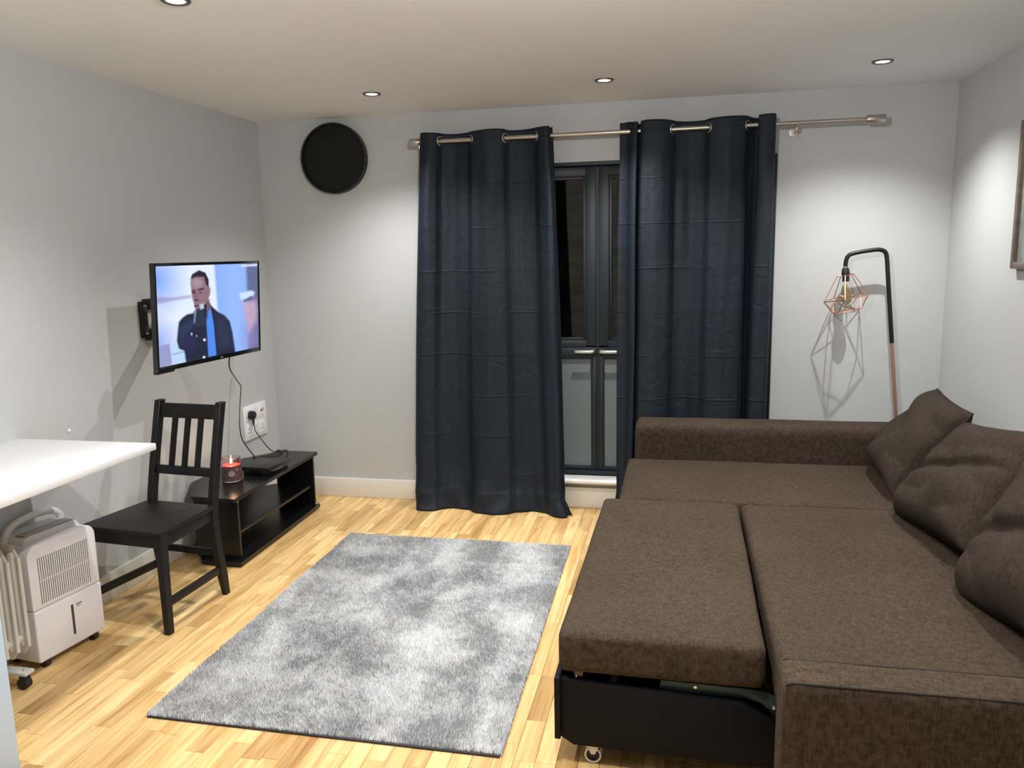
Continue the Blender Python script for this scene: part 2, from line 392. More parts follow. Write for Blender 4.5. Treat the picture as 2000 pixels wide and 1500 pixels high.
for x, y, L in slots[:300]:
    o = bpy.data.objects.new('plank', plank_mesh(L)); COL.objects.link(o); o.location = (x, y, 0); o.parent = floor
rest = bmesh.new()
for x, y, L in slots[300:]:
    me = plank_mesh(L).copy(); me.transform(Matrix.Translation((x, y, 0))); rest.from_mesh(me); bpy.data.meshes.remove(me)
yb = -3.7 - 0.5
me = bpy.data.meshes.new('plank_field'); rest.to_mesh(me); rest.free()
o = link('plank_field', me, 'plank', floor, None); o['kind'] = 'stuff'
# boards behind the camera: one field, same material
mb = MB()
for i in range(nx):
    x = PW * i
    if x + PW > W: continue
    low = min(s[1] - s[2] / 2 for s in slots if abs(s[0] - (x + PW / 2)) < 0.01)
    mb.box(x + GAP, x + PW - GAP, YF, low - GAP, -0.008, 0.0)
o = mb.build('plank_field', 'plank', floor, None); o['kind'] = 'stuff'

# ------------------------------------------------------------------ glazed double door
door = bpy.data.objects.new('door_1', None); COL.objects.link(door); door['kind'] = 'structure'; OFF['door_1'] = Vector()
YD = 0.06
fr = MB(); fw = 0.035
fr.box(DX0, DX0 + fw, -0.012, 0.13, DZ0, DZ1, 0.002); fr.box(DX1 - fw, DX1, -0.012, 0.13, DZ0, DZ1, 0.002)
fr.box(DX0 + fw, DX1 - fw, -0.006, 0.13, DZ1 - 0.02, DZ1, 0.002); fr.box(DX0 + fw, DX1 - fw, 0.03, 0.13, DZ0, DZ0 + 0.022, 0.002)
fr.build('door_frame', 'doorframe', door)
XM = 2.112
def leaf(x0, x1, hx):
    """x0..x1 width; hx0 = side of the handle (-1 left, 1 right)"""
    y0, y1 = YD - 0.005, YD + 0.05
    z0, z1 = DZ0 + 0.024, DZ1 - 0.022
    gl0, gl1 = x0 + 0.062, x1 - 0.062          # upper glass
    mb = MB()
    mb.box(x0, gl0, y0, y1, 1.0, z1, 0.003); mb.box(gl1, x1, y0, y1, 1.0, z1, 0.003)
    mb.box(gl0 - .004, gl1 + .004, y0, y1, z1 - 0.055, z1, 0.003); mb.box(gl0 - .004, gl1 + .004, y0, y1, 0.985, 1.032, 0.003)
    mb.box(x0, x1, y0 + .002, y1, 0.925, 0.99, 0.002)
    lx0, lx1 = x0 + 0.027, x1 - 0.027
    mb.box(x0, lx0, y0, y1, z0, 0.93, 0.002); mb.box(lx1, x1, y0, y1, z0, 0.93, 0.002); mb.box(lx0 - .003, lx1 + .003, y0, y1, z0, z0 + 0.022, 0.002)
    lf = mb.build('door_leaf', 'doorframe', door)
    # glazing beads
    bd = MB()
    a, b, c, d = gl0, gl1, 1.032, z1 - 0.055
    bw = 0.016
    bd.box(a, a + bw, y0 + .012, y1, c, d, 0.002); bd.box(b - bw, b, y0 + .012, y1, c, d, 0.002)
    bd.box(a + bw, b - bw, y0 + .012, y1, c, c + bw, 0.002); bd.box(a + bw, b - bw, y0 + .012, y1, d - bw, d, 0.002)
    bd.build('glazing_bead', 'gasket', lf)
    MB().box(a + bw - .004, b - bw + .004, y0 + .026, y0 + .034, c + bw - .004, d - bw + .004).build('pane', 'pane', lf, None)
    MB().box(lx0 - .003, lx1 + .003, y0 + .022, y0 + .030, z0 + .018, 0.928).build('frosted_pane', 'frost', lf, None)
    ga = MB(); g0, g1, h0, h1 = lx0, lx1, z0 + .022, 0.925
    ga.box(g0, g0 + .006, y0 + .008, y0 + .03, h0, h1); ga.box(g1 - .006, g1, y0 + .008, y0 + .03, h0, h1); ga.box(g0, g1, y0 + .008, y0 + .03, h1 - .006, h1)
    ga.build('gasket', 'gasket', lf, None)
    # lever handle
    xc = x1 - 0.014 if hx > 0 else x0 + 0.014
    xe = xc - hx * 0.115
    h = MB(); h.box(min(xc, xe), max(xc, xe), YD - 0.058, YD - 0.044, 0.959, 0.977, 0.005, 3)
    h.box(xc - 0.010 - 0.004 * hx, xc + 0.010 - 0.004 * hx, YD - 0.05, YD + 0.0, 0.959, 0.977, 0.004)
    h.build('handle', 'chrome', lf)
    return lf
leaf(DX0 + fw + .002, XM - 0.004, 1); leaf(XM + 0.012, DX1 - fw - .002, -1)
MB().box(XM - 0.0035, XM + 0.0115, YD + 0.008, YD + 0.05, DZ0 + .024, DZ1 - .022).build('meeting_strip', 'gasket', door, None)
sill = MB(); sill.box(DX0 - 0.03, DX1 + 0.03, -0.085, 0.03, DZ0 - 0.032, DZ0 - 0.002, 0.012, 3)
sill = sill.build('window_sill', 'sillw', door)
# plain back court wall in the dark outside the door
struct('wall_outside', MB().box(-1.5, 5.5, 3.2, 3.3, -1.0, 4.0), mat('render_wall', (0.34, 0.30, 0.25), 0.9, var=((3, 3, 9), 0.4)))

# ------------------------------------------------------------------ ceiling spotlights
def spot(x, y, label, shown=True):
    t = thing('ceiling_spotlight', (x, y, H), label, 'spotlight', 'recessed ceiling spotlights')
    MB().lathe([(0.030, -0.0015), (0.033, -0.006), (0.044, -0.007), (0.047, -0.004), (0.047, 0.0)], (x, y, H), 32, ).build('bezel', 'bezel', t)
    MB().lathe([(0.0, -0.0035), (0.030, -0.0035), (0.031, -0.001)], (x, y, H), 28).build('lens', 'lampdisc', t)
    ld = bpy.data.lights.new('spotlight_beam', 'SPOT'); ld.energy = SPOT_W; ld.color = SPOT_COL
    ld.spot_size = math.radians(120); ld.spot_blend = 1.0; ld.shadow_soft_size = 0.013
    lo = bpy.data.objects.new('spotlight_beam', ld); COL.objects.link(lo); lo.parent = t; lo.location = (0, 0, -0.012)
spot(1.012, -0.63, 'recessed ceiling spotlight nearest the round black disc')
spot(2.219, -0.60, 'recessed ceiling spotlight in front of the gap between the curtains')
spot(3.497, -0.615, 'recessed ceiling spotlight above the floor lamp corner')
spot(0.977, -2.246, 'recessed ceiling spotlight cut by the top edge of the photo, above the white worktop')
spot(2.25, -2.246, 'recessed ceiling spotlight above the rug, out of view')
spot(3.497, -2.246, 'recessed ceiling spotlight above the sofa cushions, out of view')
LX, LY = 2.35, -3.30
cl = thing('ceiling_lamp', (LX, LY, H), 'bare bulb in a white ceiling holder behind the top of the photo', 'ceiling lamp')
MB().lathe([(0, 0), (0.05, 0), (0.048, -0.018), (0.008, -0.022), (0.004, -0.026), (0.004, -0.070), (0.020, -0.074), (0.020, -0.100), (0, -0.100)], (LX, LY, H), 28).build('holder', 'sillw', cl)
MB().lathe([(0.013, -0.098), (0.016, -0.110), (0.030, -0.135), (0.030, -0.155), (0.018, -0.175), (0, -0.180)], (LX, LY, H), 24).build('bulb', 'lampdisc', cl)
ld = bpy.data.lights.new('lamp_light', 'POINT'); ld.energy = LAMP_W; ld.color = SPOT_COL; ld.shadow_soft_size = 0.018
lo = bpy.data.objects.new('lamp_light', ld); COL.objects.link(lo); lo.parent = cl; lo.location = (0, 0, -0.200)

# ------------------------------------------------------------------ curtain rod and curtains
RY, RZ = -0.13, 2.213
rod = MB().tube([(1.075, RY, RZ), (3.55, RY, RZ)], 0.0125, 16).build('curtain_rod', 'metal')
tag(rod, 'brushed steel curtain rod across the top of the glazed door', 'curtain rod')
for s, xe in ((-1, 1.075), (1, 3.54)):
    x0, x1 = (xe - 0.035, xe + 0.02) if s < 0 else (xe, xe + 0.092)
    MB().lathe([(0, 0), (0.021, 0.0), (0.023, 0.004), (0.023, x1 - x0 - 0.004), (0.021, x1 - x0), (0, x1 - x0)], (x0, RY, RZ), 24, (1, 0, 0)).build('finial', 'metal', rod)
for xb in (1.098, 3.195):
    b = MB(); b.tube([(xb, -0.001, RZ - 0.03), (xb, RY, RZ - 0.03)], 0.007, 12)
    b.tube([(xb, RY + 0.0166 * math.sin(a), RZ - 0.0 - 0.0166 * math.cos(a)) for a in np.linspace(-1.7, 1.7, 15)], 0.0045, 8)
    b.tube([(xb, RY, RZ - 0.014), (xb, RY, RZ - 0.036)], 0.0065, 10)
    b.lathe([(0, 0), (0.024, 0), (0.024, 0.006), (0, 0.008)], (xb, -0.001, RZ - 0.03), 20, (0, -1, 0))
    b.build('bracket', 'metal', rod)

def curtain(name, ctrl, ztop, xl_bot, xr_bot, zbot, eyes, label, seed, flare):
    nu, nv = 260, 190
    path = catmull([(a, b, 0) for a, b in ctrl], nu)
    xl, xr = ctrl[0][0], ctrl[-1][0]
    verts = []
    zt = [ztop + 0.012 * math.sin(0.9 + 7 * (p.x - xl)) * 0 for p in path]
    for j in range(nv):
        t = j / (nv - 1); 
        for i in range(nu):
            p = path[i]; u = (p.x - xl) / (xr - xl); s = i / (nu - 1)
            # top edge dips where the cloth passes behind the rod
            top = ztop - 0.16 * max(0, p.y) - 0.004 * noise.noise((s * 9, seed, 1)) * 2
            z = top + (zbot - top) * t
            d = max(0.0, ztop - z)
            k = min(1, d / 1.9)
            x = p.x + ((xl_bot - xl) * (1 - u) + (xr_bot - xr) * u) * k ** 0.8
            amp = 1.0 - 0.15 * math.exp(-d * 6) - flare * k
            y = RY + p.y * amp - 0.03 * k
            # soft wandering of the folds + pocket creases
            y += 0.016 * noise.noise((u * 7 + seed, z * 0.55, 3.1)) * min(1, d * 3)
            y += 0.007 * noise.noise((u * 17 + seed, z * 1.6, 7.7)) * min(1, d * 4)
            x += 0.006 * noise.noise((s * 6 + seed, z * 1.3, 1.7)) * min(1, d * 3)
            wz = max(0, 1 - abs(((z + 0.003) % 0.247) - 0.1235 - 0) / 0.1235)      # 1 midway, 0 at a crease
            y -= 0.0022 * (1 - wz) ** 6 * min(1, d * 3) * (0.5 + noise.noise((u * 6, z * 4, seed)))
            if z < 0.30:                                                            # crumpled hem resting on the floor
                q = (0.30 - z) / 0.30
                y += -0.030 * q * q + 0.022 * q * noise.noise((u * 9 + seed, z * 9, 2.2)) 
                x += 0.02 * q * noise.noise((u * 5, z * 7, seed))
                x += 0.055 * max(0, (u - 0.8) / 0.2) * max(0, (0.10 - z) / 0.10)
                if z < 0.135: y -= 0.004
                z += 0.010 * q * noise.noise((u * 11, z * 14, seed + 4)) * (0 if t > .99 else 1)
            verts.append((x, max(-0.212 if (seed > 5 and z < 0.66) else -9, min(y, -0.094 if z < 0.22 else -0.03)), z))
    me = grid_mesh(name, verts, nu, nv)
    o = link(name, me, 'curtain', None, 60)
    sm = o.modifiers.new('cloth_thickness', 'SOLIDIFY'); sm.thickness = 0.0025; sm.offset = 0
    tag(o, label, 'curtain', 'navy eyelet curtains')
    for (ex, sgn) in eyes:
        # steel ring where the rod passes through the cloth
        i = min(range(nu), key=lambda q: abs(path[q].x - ex) + (abs(path[q].y) * 2))
        tx = (path[min(i + 2, nu - 1)] - path[max(i - 2, 0)]).normalized(); nrm = Vector((-tx.y, tx.x, 0))
        c = Vector((ex, RY, RZ))
        pts = []
        for a in range(24):
            th = 2 * PI * a / 24
            pts.append(c + tx * 0.0245 * math.cos(th) + Vector((0, 0, 0.0245 * math.sin(th))))
        MB().tube(pts, 0.0048, 8, closed=True).build('eyelet', 'metal', o)
    return o
c1 = [(1.110, -0.006), (1.130, -0.030), (1.170, -0.044), (1.212, -0.022), (1.228, 0.002), (1.250, 0.024), (1.318, 0.042), (1.386, 0.026), (1.409, 0.0), (1.432, -0.024), (1.510, -0.046),
      (1.590, -0.026), (1.615, 0.0), (1.638, 0.024), (1.700, 0.040), (1.766, 0.024), (1.788, 0.0), (1.806, -0.024), (1.842, -0.044), (1.866, -0.036), (1.868, -0.006), (1.864, 0.010), (1.880, 0.012), (1.884, -0.01)]
curtain('curtain', c1, 2.262, 1.010, 1.940, 0.004, [(1.228, 1), (1.409, -1), (1.615, 1), (1.788, -1)],
        'navy eyelet curtain pooling on the floor, nearer the television', 1.3, 0.05)
c2 = [(2.262, 0.010), (2.285, 0.016), (2.305, 0.010), (2.318, -0.004), (2.334, -0.030), (2.352, -0.040), (2.362, -0.030), (2.360, 0.010), (2.368, 0.034), (2.378, 0.030), (2.378, -0.010), (2.392, -0.038),
      (2.440, -0.050), (2.500, -0.040), (2.533, -0.022), (2.553, 0.0), (2.575, 0.024), (2.645, 0.040), (2.715, 0.024), (2.738, 0.0), (2.762, -0.024), (2.840, -0.048), (2.920, -0.028), (2.946, 0.0), (2.968, 0.026),
      (3.000, 0.040), (3.006, 0.006), (2.998, -0.030), (3.020, -0.048), (3.060, -0.048), (3.080, -0.038), (3.088, -0.008)]
curtain('curtain', c2, 2.262, 2.244, 3.078, 0.012, [(2.318, 1), (2.553, 1), (2.738, -1), (2.946, 1)],
        'navy eyelet curtain hanging behind the sofa arm', 5.9, 0.0)

# ------------------------------------------------------------------ round black wall disc
disc = thing('wall_disc', (0.514, -0.001, 2.157), 'round black tray-like disc mounted on the back wall near the ceiling', 'wall decor')
R0 = 0.210
MB().lathe([(0, 0.030), (R0 - 0.016, 0.030), (R0 - 0.012, 0.030)], (0.514, -0.001, 2.157), 96, (0, -1, 0)).build('face', 'discm', disc)
MB().lathe([(R0 - 0.0125, 0.028), (R0 - 0.011, 0.050), (R0 - 0.003, 0.052), (R0, 0.048), (R0, 0.0), (R0 - 0.02, 0.0)], (0.514, -0.001, 2.157), 96, (0, -1, 0)).build('rim', 'blackmt', disc)

# ------------------------------------------------------------------ television on an arm
TVL = (0.5825, -1.5615, 1.3345)
tv = thing('television', TVL, 'flat television showing a man in a dark jacket, on a swivel wall arm', 'television', rot=(math.radians(3.4), 0, math.radians(87.05)))
tw, th_ = 0.371, 0.218
b = MB(); b.box(-tw, tw, 0.004, 0.020, -th_, th_, 0.003, 2); b.build('cabinet', 'blackgl', tv, local=True)
bz = MB(); BW = 0.012; BB = 0.020
bz.box(-tw, -tw + BW, -0.003, 0.008, -th_, th_, 0.0015); bz.box(tw - BW, tw, -0.003, 0.008, -th_, th_, 0.0015)
bz.box(-tw + BW, tw - BW, -0.003, 0.008, th_ - BW, th_, 0.0015); bz.box(-tw + BW, tw - BW, -0.003, 0.008, -th_, -th_ + BB, 0.0015)
bz.build('bezel', 'blackgl', tv, local=True)
bk = MB(); bk.prism([(-0.24, -0.205), (0.24, -0.205), (0.27, -0.05), (0.22, 0.10), (-0.22, 0.10), (-0.27, -0.05)], 0.019, 0.056, 0.008, 'y'); bk.build('rear_housing', 'blackpl', tv, local=True)
ft = MB()
ft.box(-tw + 0.0, -tw + 0.11, 0.002, 0.022, -th_ - 0.010, -th_ + 0.004, 0.004); ft.build('speaker_strip', 'blackpl', tv, local=True)
MB().box(0.045, 0.062, -0.0036, -0.0025, -th_ + 0.006, -th_ + 0.013).build('badge', mat('badge', (0.22, 0.16, 0.10), 0.4), tv, None, local=True)

# picture on the screen: drawn once in the picture's own pixels, then laid over the panel
HQ = np.array([(315, 185), (1295, 175), (1315, 1005), (360, 1195)], float)      # the panel's corners in the sketch the outlines below were noted in
def homog(src, dst):
    A = []
    for (x, y), (u, v) in zip(src, dst):
        A.append([x, y, 1, 0, 0, 0, -u * x, -u * y, -u]); A.append([0, 0, 0, x, y, 1, -v * x, -v * y, -v])
    return np.linalg.svd(np.array(A))[2][-1].reshape(3, 3)
HM = homog([(0, 0), (1, 0), (1, 1), (0, 1)], HQ)
SU, SV = 300, 172
uu, vv = np.meshgrid(np.linspace(0, 1, SU), np.linspace(0, 1, SV))
q = np.stack([uu, vv, np.ones_like(uu)], -1) @ HM.T
PX, PY = q[..., 0] / q[..., 2], q[..., 1] / q[..., 2]
img = np.zeros((SV, SU, 3))
def sm(a, lo, hi): return np.clip((a - lo) / (hi - lo), 0, 1)
def C(r, g, b): return (np.array([r, g, b]) / 255.0) ** 2.2
def lay(mask, col):
    global img
    img = img * (1 - mask[..., None]) + mask[..., None] * np.asarray(col)
def poly(pts, soft=6.0):
    pts = np.array(pts, float); n = len(pts)
    ins = np.zeros(PX.shape, bool); dist = np.full(PX.shape, 1e9)
    for i in range(n):
        (x1, y1), (x2, y2) = pts[i], pts[(i + 1) % n]
        cnd = ((y1 > PY) != (y2 > PY)) & (PX < (x2 - x1) * (PY - y1) / ((y2 - y1) if y2 != y1 else 1e-9) + x1); ins ^= cnd
        L2 = (x2 - x1) ** 2 + (y2 - y1) ** 2 + 1e-9
        t = np.clip(((PX - x1) * (x2 - x1) + (PY - y1) * (y2 - y1)) / L2, 0, 1)
        dist = np.minimum(dist, np.hypot(PX - x1 - t * (x2 - x1), PY - y1 - t * (y2 - y1)))
    sd = np.where(ins, dist, -dist); return np.clip(sd / soft * 0.5 + 0.5, 0, 1)
def ell(cx, cy, rx, ry, soft=0.3): return np.clip((1 - np.hypot((PX - cx) / rx, (PY - cy) / ry)) / soft + 0.5, 0, 1)
lay(np.ones(PX.shape), C(228, 238, 255))
lay(np.clip(1 - np.hypot((PX - 330) / 330, (PY - 330) / 420), 0, 1), C(120, 165, 250))
lay(np.clip(1 - np.hypot((PX - 330) / 260, (PY - 950) / 330), 0, 1), C(140, 165, 240))
lay(poly([(330, 490), (480, 500), (660, 478), (660, 505), (480, 530), (335, 560)], 14) * 0.75, C(150, 140, 185))
lay(poly([(358, 978), (462, 955), (490, 1165), (362, 1200)], 8), C(150, 155, 200))
lay(poly([(462, 955), (590, 925), (640, 1150), (486, 1180)], 8), C(190, 215, 245))
lay(poly([(480, 1060), (610, 1030), (612, 1042), (482, 1072)], 6), C(140, 165, 215))
lay(poly([(880, 150), (1400, 150), (1400, 1100), (1010, 1100), (915, 600)], 12), C(138, 178, 248))
lay(sm(PX, 900, 1050) * sm(1300 - PX, 0, 200) * 0.4, C(165, 195, 255))
lay(poly([(1185, 150), (1400, 150), (1400, 1100), (1215, 1100), (1205, 600)], 16) * 0.85, C(92, 86, 118))
lay(np.clip(1 - np.hypot((PX - 1230) / 120, (PY - 900) / 260), 0, 1) * 0.7, C(150, 140, 205))
lay(poly([(1155, 560), (1280, 540), (1300, 640), (1285, 760), (1215, 860), (1175, 680)], 26) * 0.9, C(196, 168, 196))
lay(poly([(1130, 470), (1240, 445), (1270, 462), (1262, 505), (1150, 535), (1130, 520)], 12), C(205, 228, 250))
lay(poly([(1235, 500), (1262, 495), (1235, 535), (1180, 560), (1160, 545)], 10), C(95, 100, 140))
lay(poly([(1140, 190), (1295, 180), (1296, 204), (1142, 208)], 5) * 0.8, C(225, 240, 255))
jacket = [(545, 745), (575, 705), (625, 668), (690, 655), (715, 610), (835, 555), (870, 600), (930, 655), (985, 685), (1035, 745), (1062, 860), (1092, 1060), (618, 1150), (600, 1030), (550, 1010), (528, 930)]
lay(poly(jacket, 8), C(34, 40, 62))
lay(poly([(900, 680), (1000, 720), (1040, 850), (1060, 1000), (930, 1020)], 30) * 0.6, C(52, 60, 86))
lay(poly([(800, 640), (850, 605), (880, 760), (908, 1080), (832, 1095), (815, 800)], 6), C(82, 138, 238))
lay(poly([(690, 590), (838, 520), (850, 610), (812, 690), (735, 660)], 8), C(112, 88, 100))
lay(poly([(655, 350), (668, 300), (790, 292), (832, 395), (848, 415), (846, 470), (830, 520), (790, 600), (735, 630), (700, 600), (672, 500)], 7), C(142, 112, 122))
lay(ell(720, 360, 50, 45, 0.9) * 0.5, C(190, 165, 180))
lay(poly([(653, 325), (672, 270), (738, 232), (800, 258), (832, 330), (832, 405), (806, 375), (785, 300), (700, 302), (662, 318)], 6), C(42, 36, 46))
lay(poly([(666, 435), (704, 428), (706, 440), (668, 447)], 4), C(45, 35, 42)); lay(poly([(728, 420), (785, 410), (787, 424), (730, 434)], 4), C(45, 35, 42))
lay(ell(690, 458, 16, 9), C(52, 42, 52)); lay(ell(760, 450, 18, 9), C(52, 42, 52)); lay(ell(765, 448, 6, 5), C(190, 180, 200))
lay(poly([(705, 455), (716, 455), (725, 525), (698, 532)], 8) * 0.5, C(105, 80, 92)); lay(ell(715, 530, 26, 9), C(86, 62, 74)); lay(ell(720, 585, 28, 9), C(88, 58, 72))
lay(poly([(692, 640), (742, 610), (800, 600), (822, 690), (796, 790), (715, 800), (688, 740)], 10), C(44, 54, 72))
lay(poly([(742, 575), (782, 560), (790, 610), (755, 625)], 8), C(190, 195, 220)); lay(poly([(700, 640), (712, 636), (700, 760), (688, 756)], 6), C(140, 165, 205))
lay(poly([(790, 570), (812, 575), (806, 690), (790, 690)], 5), C(24, 30, 46))
lay(poly([(545, 800), (690, 700), (690, 780), (600, 900), (560, 960)], 24) * 0.6, C(48, 66, 100))
lay(ell(650, 950, 70, 80, 0.8) * 0.5, C(52, 44, 100))
for cx, cy in ((793, 925), (790, 1098)): lay(ell(cx, cy, 13, 14), C(225, 225, 240))
lay(ell(670, 865, 8, 14), C(200, 205, 220)); lay(ell(718, 885, 8, 10), C(150, 155, 180))
sx0, sx1, sz0, sz1 = -tw + BW - .0005, tw - BW + .0005, -th_ + BB - .0005, th_ - BW + .0005
me = grid_mesh('screen', [(sx0 + (sx1 - sx0) * i / (SU - 1), 0.0005, sz1 + (sz0 - sz1) * j / (SV - 1)) for j in range(SV) for i in range(SU)], SU, SV)
me.flip_normals()
ca = me.color_attributes.new('picture', 'FLOAT_COLOR', 'POINT')
ca.data.foreach_set('color', np.concatenate([np.clip(img, 0, 1).reshape(-1, 3), np.ones((SU * SV, 1))], 1).astype(np.float32).ravel())
sm_ = bpy.data.materials.new('tv_picture'); sm_.use_nodes = True; nt = sm_.node_tree; bb = nt.nodes['Principled BSDF']
at = N(nt, 'ShaderNodeAttribute'); at.attribute_name = 'picture'
bb.inputs['Base Color'].default_value = (0.01, 0.01, 0.012, 1); bb.inputs['Roughness'].default_value = 0.25
nt.links.new(at.outputs['Color'], bb.inputs['Emission Color']); bb.inputs['Emission Strength'].default_value = 0.95
link('screen', me, sm_, tv, None, True)

# wall arm of the television
br = thing('tv_wall_arm', (0.0, -1.2, 1.275), 'black slotted wall plate with folding arm holding the television', 'tv mount')
p = MB(); y0, y1, z0, z1 = -1.285, -1.075, 1.185, 1.365
for (a, b_, c, d) in ((y0, y0 + 0.045, z0, z1), (y1 - 0.045, y1, z0, z1), (y0 + .045, y1 - .045, z1 - 0.042, z1), (y0 + .045, y1 - .045, z0, z0 + 0.042)):
    p.box(0.001, 0.020, a, b_, c, d, 0.002)
p.box(0.016, 0.030, y0 + 0.012, y1, z1 - 0.012, z1 + 0.012, 0.002); p.box(0.016, 0.030, y0 + 0.012, y1, z0 - 0.012, z0 + 0.012, 0.002)
p.build('wall_plate', 'blackmt', br)
for zz in (z1 - 0.020, z0 + 0.022):
    for k in range(3): MB().box(0.0195, 0.0212, y0 + 0.018 + k * 0.06, y0 + 0.040 + k * 0.06, zz - 0.005, zz + 0.003, 0.0007).build('slot', 'greypl', br)
ar = MB(); ar.tube([(0.02, -1.13, 1.30), (0.30, -1.30, 1.32)], 0.016, 10); ar.tube([(0.02, -1.13, 1.25), (0.30, -1.30, 1.27)], 0.016, 10)
ar.lathe([(0, 0), (0.024, 0), (0.024, 0.13), (0, 0.13)], (0.30, -1.30, 1.23), 16); ar.build('arm', 'blackmt', br)
ar = MB(); ar.tube([(0.30, -1.30, 1.295), (0.49, -1.57, 1.335)], 0.018, 10); ar.build('arm', 'blackmt', br)
pl = MB(); pl.box(0.488, 0.506, -1.67, -1.47, 1.24, 1.44, 0.003); pl.build('tilt_plate', 'blackmt', br)
# power lead of the television
def cable(name, pts, r, m, label, cat='cable', n=90):
    return tag(MB().tube(catmull(pts, n), r, 8).build(name, m), label, cat)
cable('power_cable', [(0.545, -1.395, 1.115), (0.52, -1.36, 1.05), (0.46, -1.20, 0.96), (0.41, -1.095, 0.915), (0.33, -0.985, 0.80), (0.25, -0.871, 0.665), (0.21, -0.79, 0.565), (0.17, -0.66, 0.47), (0.12, -0.53, 0.40), (0.085, -0.470, 0.3705), (0.12, -0.44, 0.3705), (0.20, -0.36, 0.3705), (0.165, -0.285, 0.3705), (0.13, -0.275, 0.3705)],
      0.0032, 'blackpl', 'thin black cable hanging from the television down to the stand')
cable('wall_wire', [(0.003, -0.512, 0.86), (0.003, -0.520, 0.83), (0.004, -0.545, 0.76), (0.003, -0.575, 0.60), (0.004, -0.605, 0.45), (0.003, -0.615, 0.375), (0.003, -0.615, 0.30)], 0.0022, 'wirew', 'thin grey wire running straight down the wall behind the candle')

# ------------------------------------------------------------------ wall sockets
sk = thing('wall_socket_panel', (0.0, -0.29, 0.56), 'white wall panel with two rows of power sockets beside the corner', 'wall socket')
MB().box(0.0005, 0.012, -0.421, -0.158, 0.455, 0.668, 0.003).build('face_plate', 'whitepl2', sk)
sb = MB(); pins = MB(); rk = MB()
for r_, zc in enumerate((0.610, 0.512)):
    for k in range(3):
        yc = -0.378 + k * 0.078
        sb.box(0.0118, 0.0135, yc - 0.035, yc + 0.035, zc - 0.040, zc + 0.040, 0.001)
        if r_ == 0 and k == 2:
            pins.lathe([(0, 0), (0.008, 0), (0.008, 0.003), (0, 0.003)], (0.0132, yc, zc + 0.005), 14, (1, 0, 0)); pins.box(0.0132, 0.0146, yc + 0.022, yc + 0.027, zc - 0.004, zc + 0.018)
            continue
        pins.box(0.0132, 0.0143, yc - 0.003, yc + 0.003, zc + 0.006, zc + 0.015); 
        for sy in (-1, 1): pins.box(0.0132, 0.0143, yc + sy * 0.011 - 0.004, yc + sy * 0.011 + 0.004, zc - 0.012, zc - 0.007)
        rk.box(0.0132, 0.0165, yc - 0.007, yc + 0.007, zc + 0.021, zc + 0.034, 0.001)
sb.build('socket', 'whitepl2', sk); pins.build('pin_hole', 'greydk', sk, None); rk.build('switch', 'whitepl', sk)
pg = thing('power_plug', (0.0146, -0.361, 0.605), 'round black power plug pushed into the white wall sockets', 'plug')
mb = MB(); mb.lathe([(0, 0), (0.027, 0), (0.028, 0.012), (0.022, 0.030), (0.012, 0.034), (0, 0.034)], (0.0166, -0.361, 0.610), 24, (1, 0, 0)); mb.build('plug_body', 'blackpl', pg)
MB().tube([(0.034, -0.361, 0.592), (0.036, -0.362, 0.560), (0.038, -0.364, 0.548)], [0.008, 0.006, 0.004], 10).build('strain_relief', 'blackpl', pg)
MB().tube(catmull([(0.038, -0.364, 0.552), (0.045, -0.366, 0.52), (0.06, -0.36, 0.485), (0.09, -0.345, 0.43), (0.115, -0.325, 0.385), (0.135, -0.31, 0.3705), (0.18, -0.27, 0.3705), (0.205, -0.275, 0.3705), (0.235, -0.34, 0.3705), (0.265, -0.41, 0.3705)], 70), 0.003, 8).build('flex', 'blackpl', pg)

# ------------------------------------------------------------------ tv stand
st = thing('tv_stand', (0.21, -0.76, 0), 'low black open tv stand with clipped corners below the television', 'tv stand')
def clip(x1, ya, yb, ch): return [(0.018, ya + 0.24), (0.20 - ch, ya), (x1, ya), (x1, yb), (0.20 - ch, yb), (0.018, yb - 0.24)]
MB().prism([(0.018, -1.005), (0.20, -1.243), (0.425, -1.243), (0.400, -0.268), (0.20, -0.268), (0.018, -0.50)], 0.012, 0.032, 0.0015).build('base_board', 'blackash', st, 20)
MB().prism([(0.006, -0.995), (0.16, -1.225), (0.412, -1.243), (0.398, -0.258), (0.16, -0.258), (0.006, -0.48)], 0.345, 0.365, 0.0015).build('top_board', 'blackash', st, 20)
MB().box(0.150, 0.400, -1.198, -1.182, 0.032, 0.345, 0.001).build('side_panel', 'blackash', st, 20)
MB().box(0.135, 0.385, -0.305, -0.289, 0.032, 0.345, 0.001).build('side_panel', 'blackash', st, 20)
MB().prism([(0.040, -1.12), (0.15, -1.182), (0.375, -1.182), (0.368, -0.305), (0.14, -0.305), (0.040, -0.38)], 0.148, 0.163, 0.001).build('shelf', 'blackash', st, 20)
for (fx, fy) in ((0.10, -1.05), (0.36, -1.20), (0.34, -0.32), (0.10, -0.45)): MB().lathe([(0, 0), (0.018, 0), (0.018, 0.012), (0, 0.012)], (fx, fy, 0), 12).build('foot', 'blackpl', st)
for (px, py, pz, ax) in ((0.402, -1.190, 0.334, (1, 0, 0)), (0.387, -0.297, 0.040, (1, 0, 0)), (0.02, -1.0, 0.036, (0, 0, 1)), (0.369, -0.315, 0.330, (1, 0, 0)), (0.16, -0.306, 0.160, (0, -1, 0))):
    MB().lathe([(0.004, 0), (0.003, 0.0015), (0, 0.002)], (px - .002 * ax[0], py, pz), 10, ax).build('screw_cap', 'chrome', st)
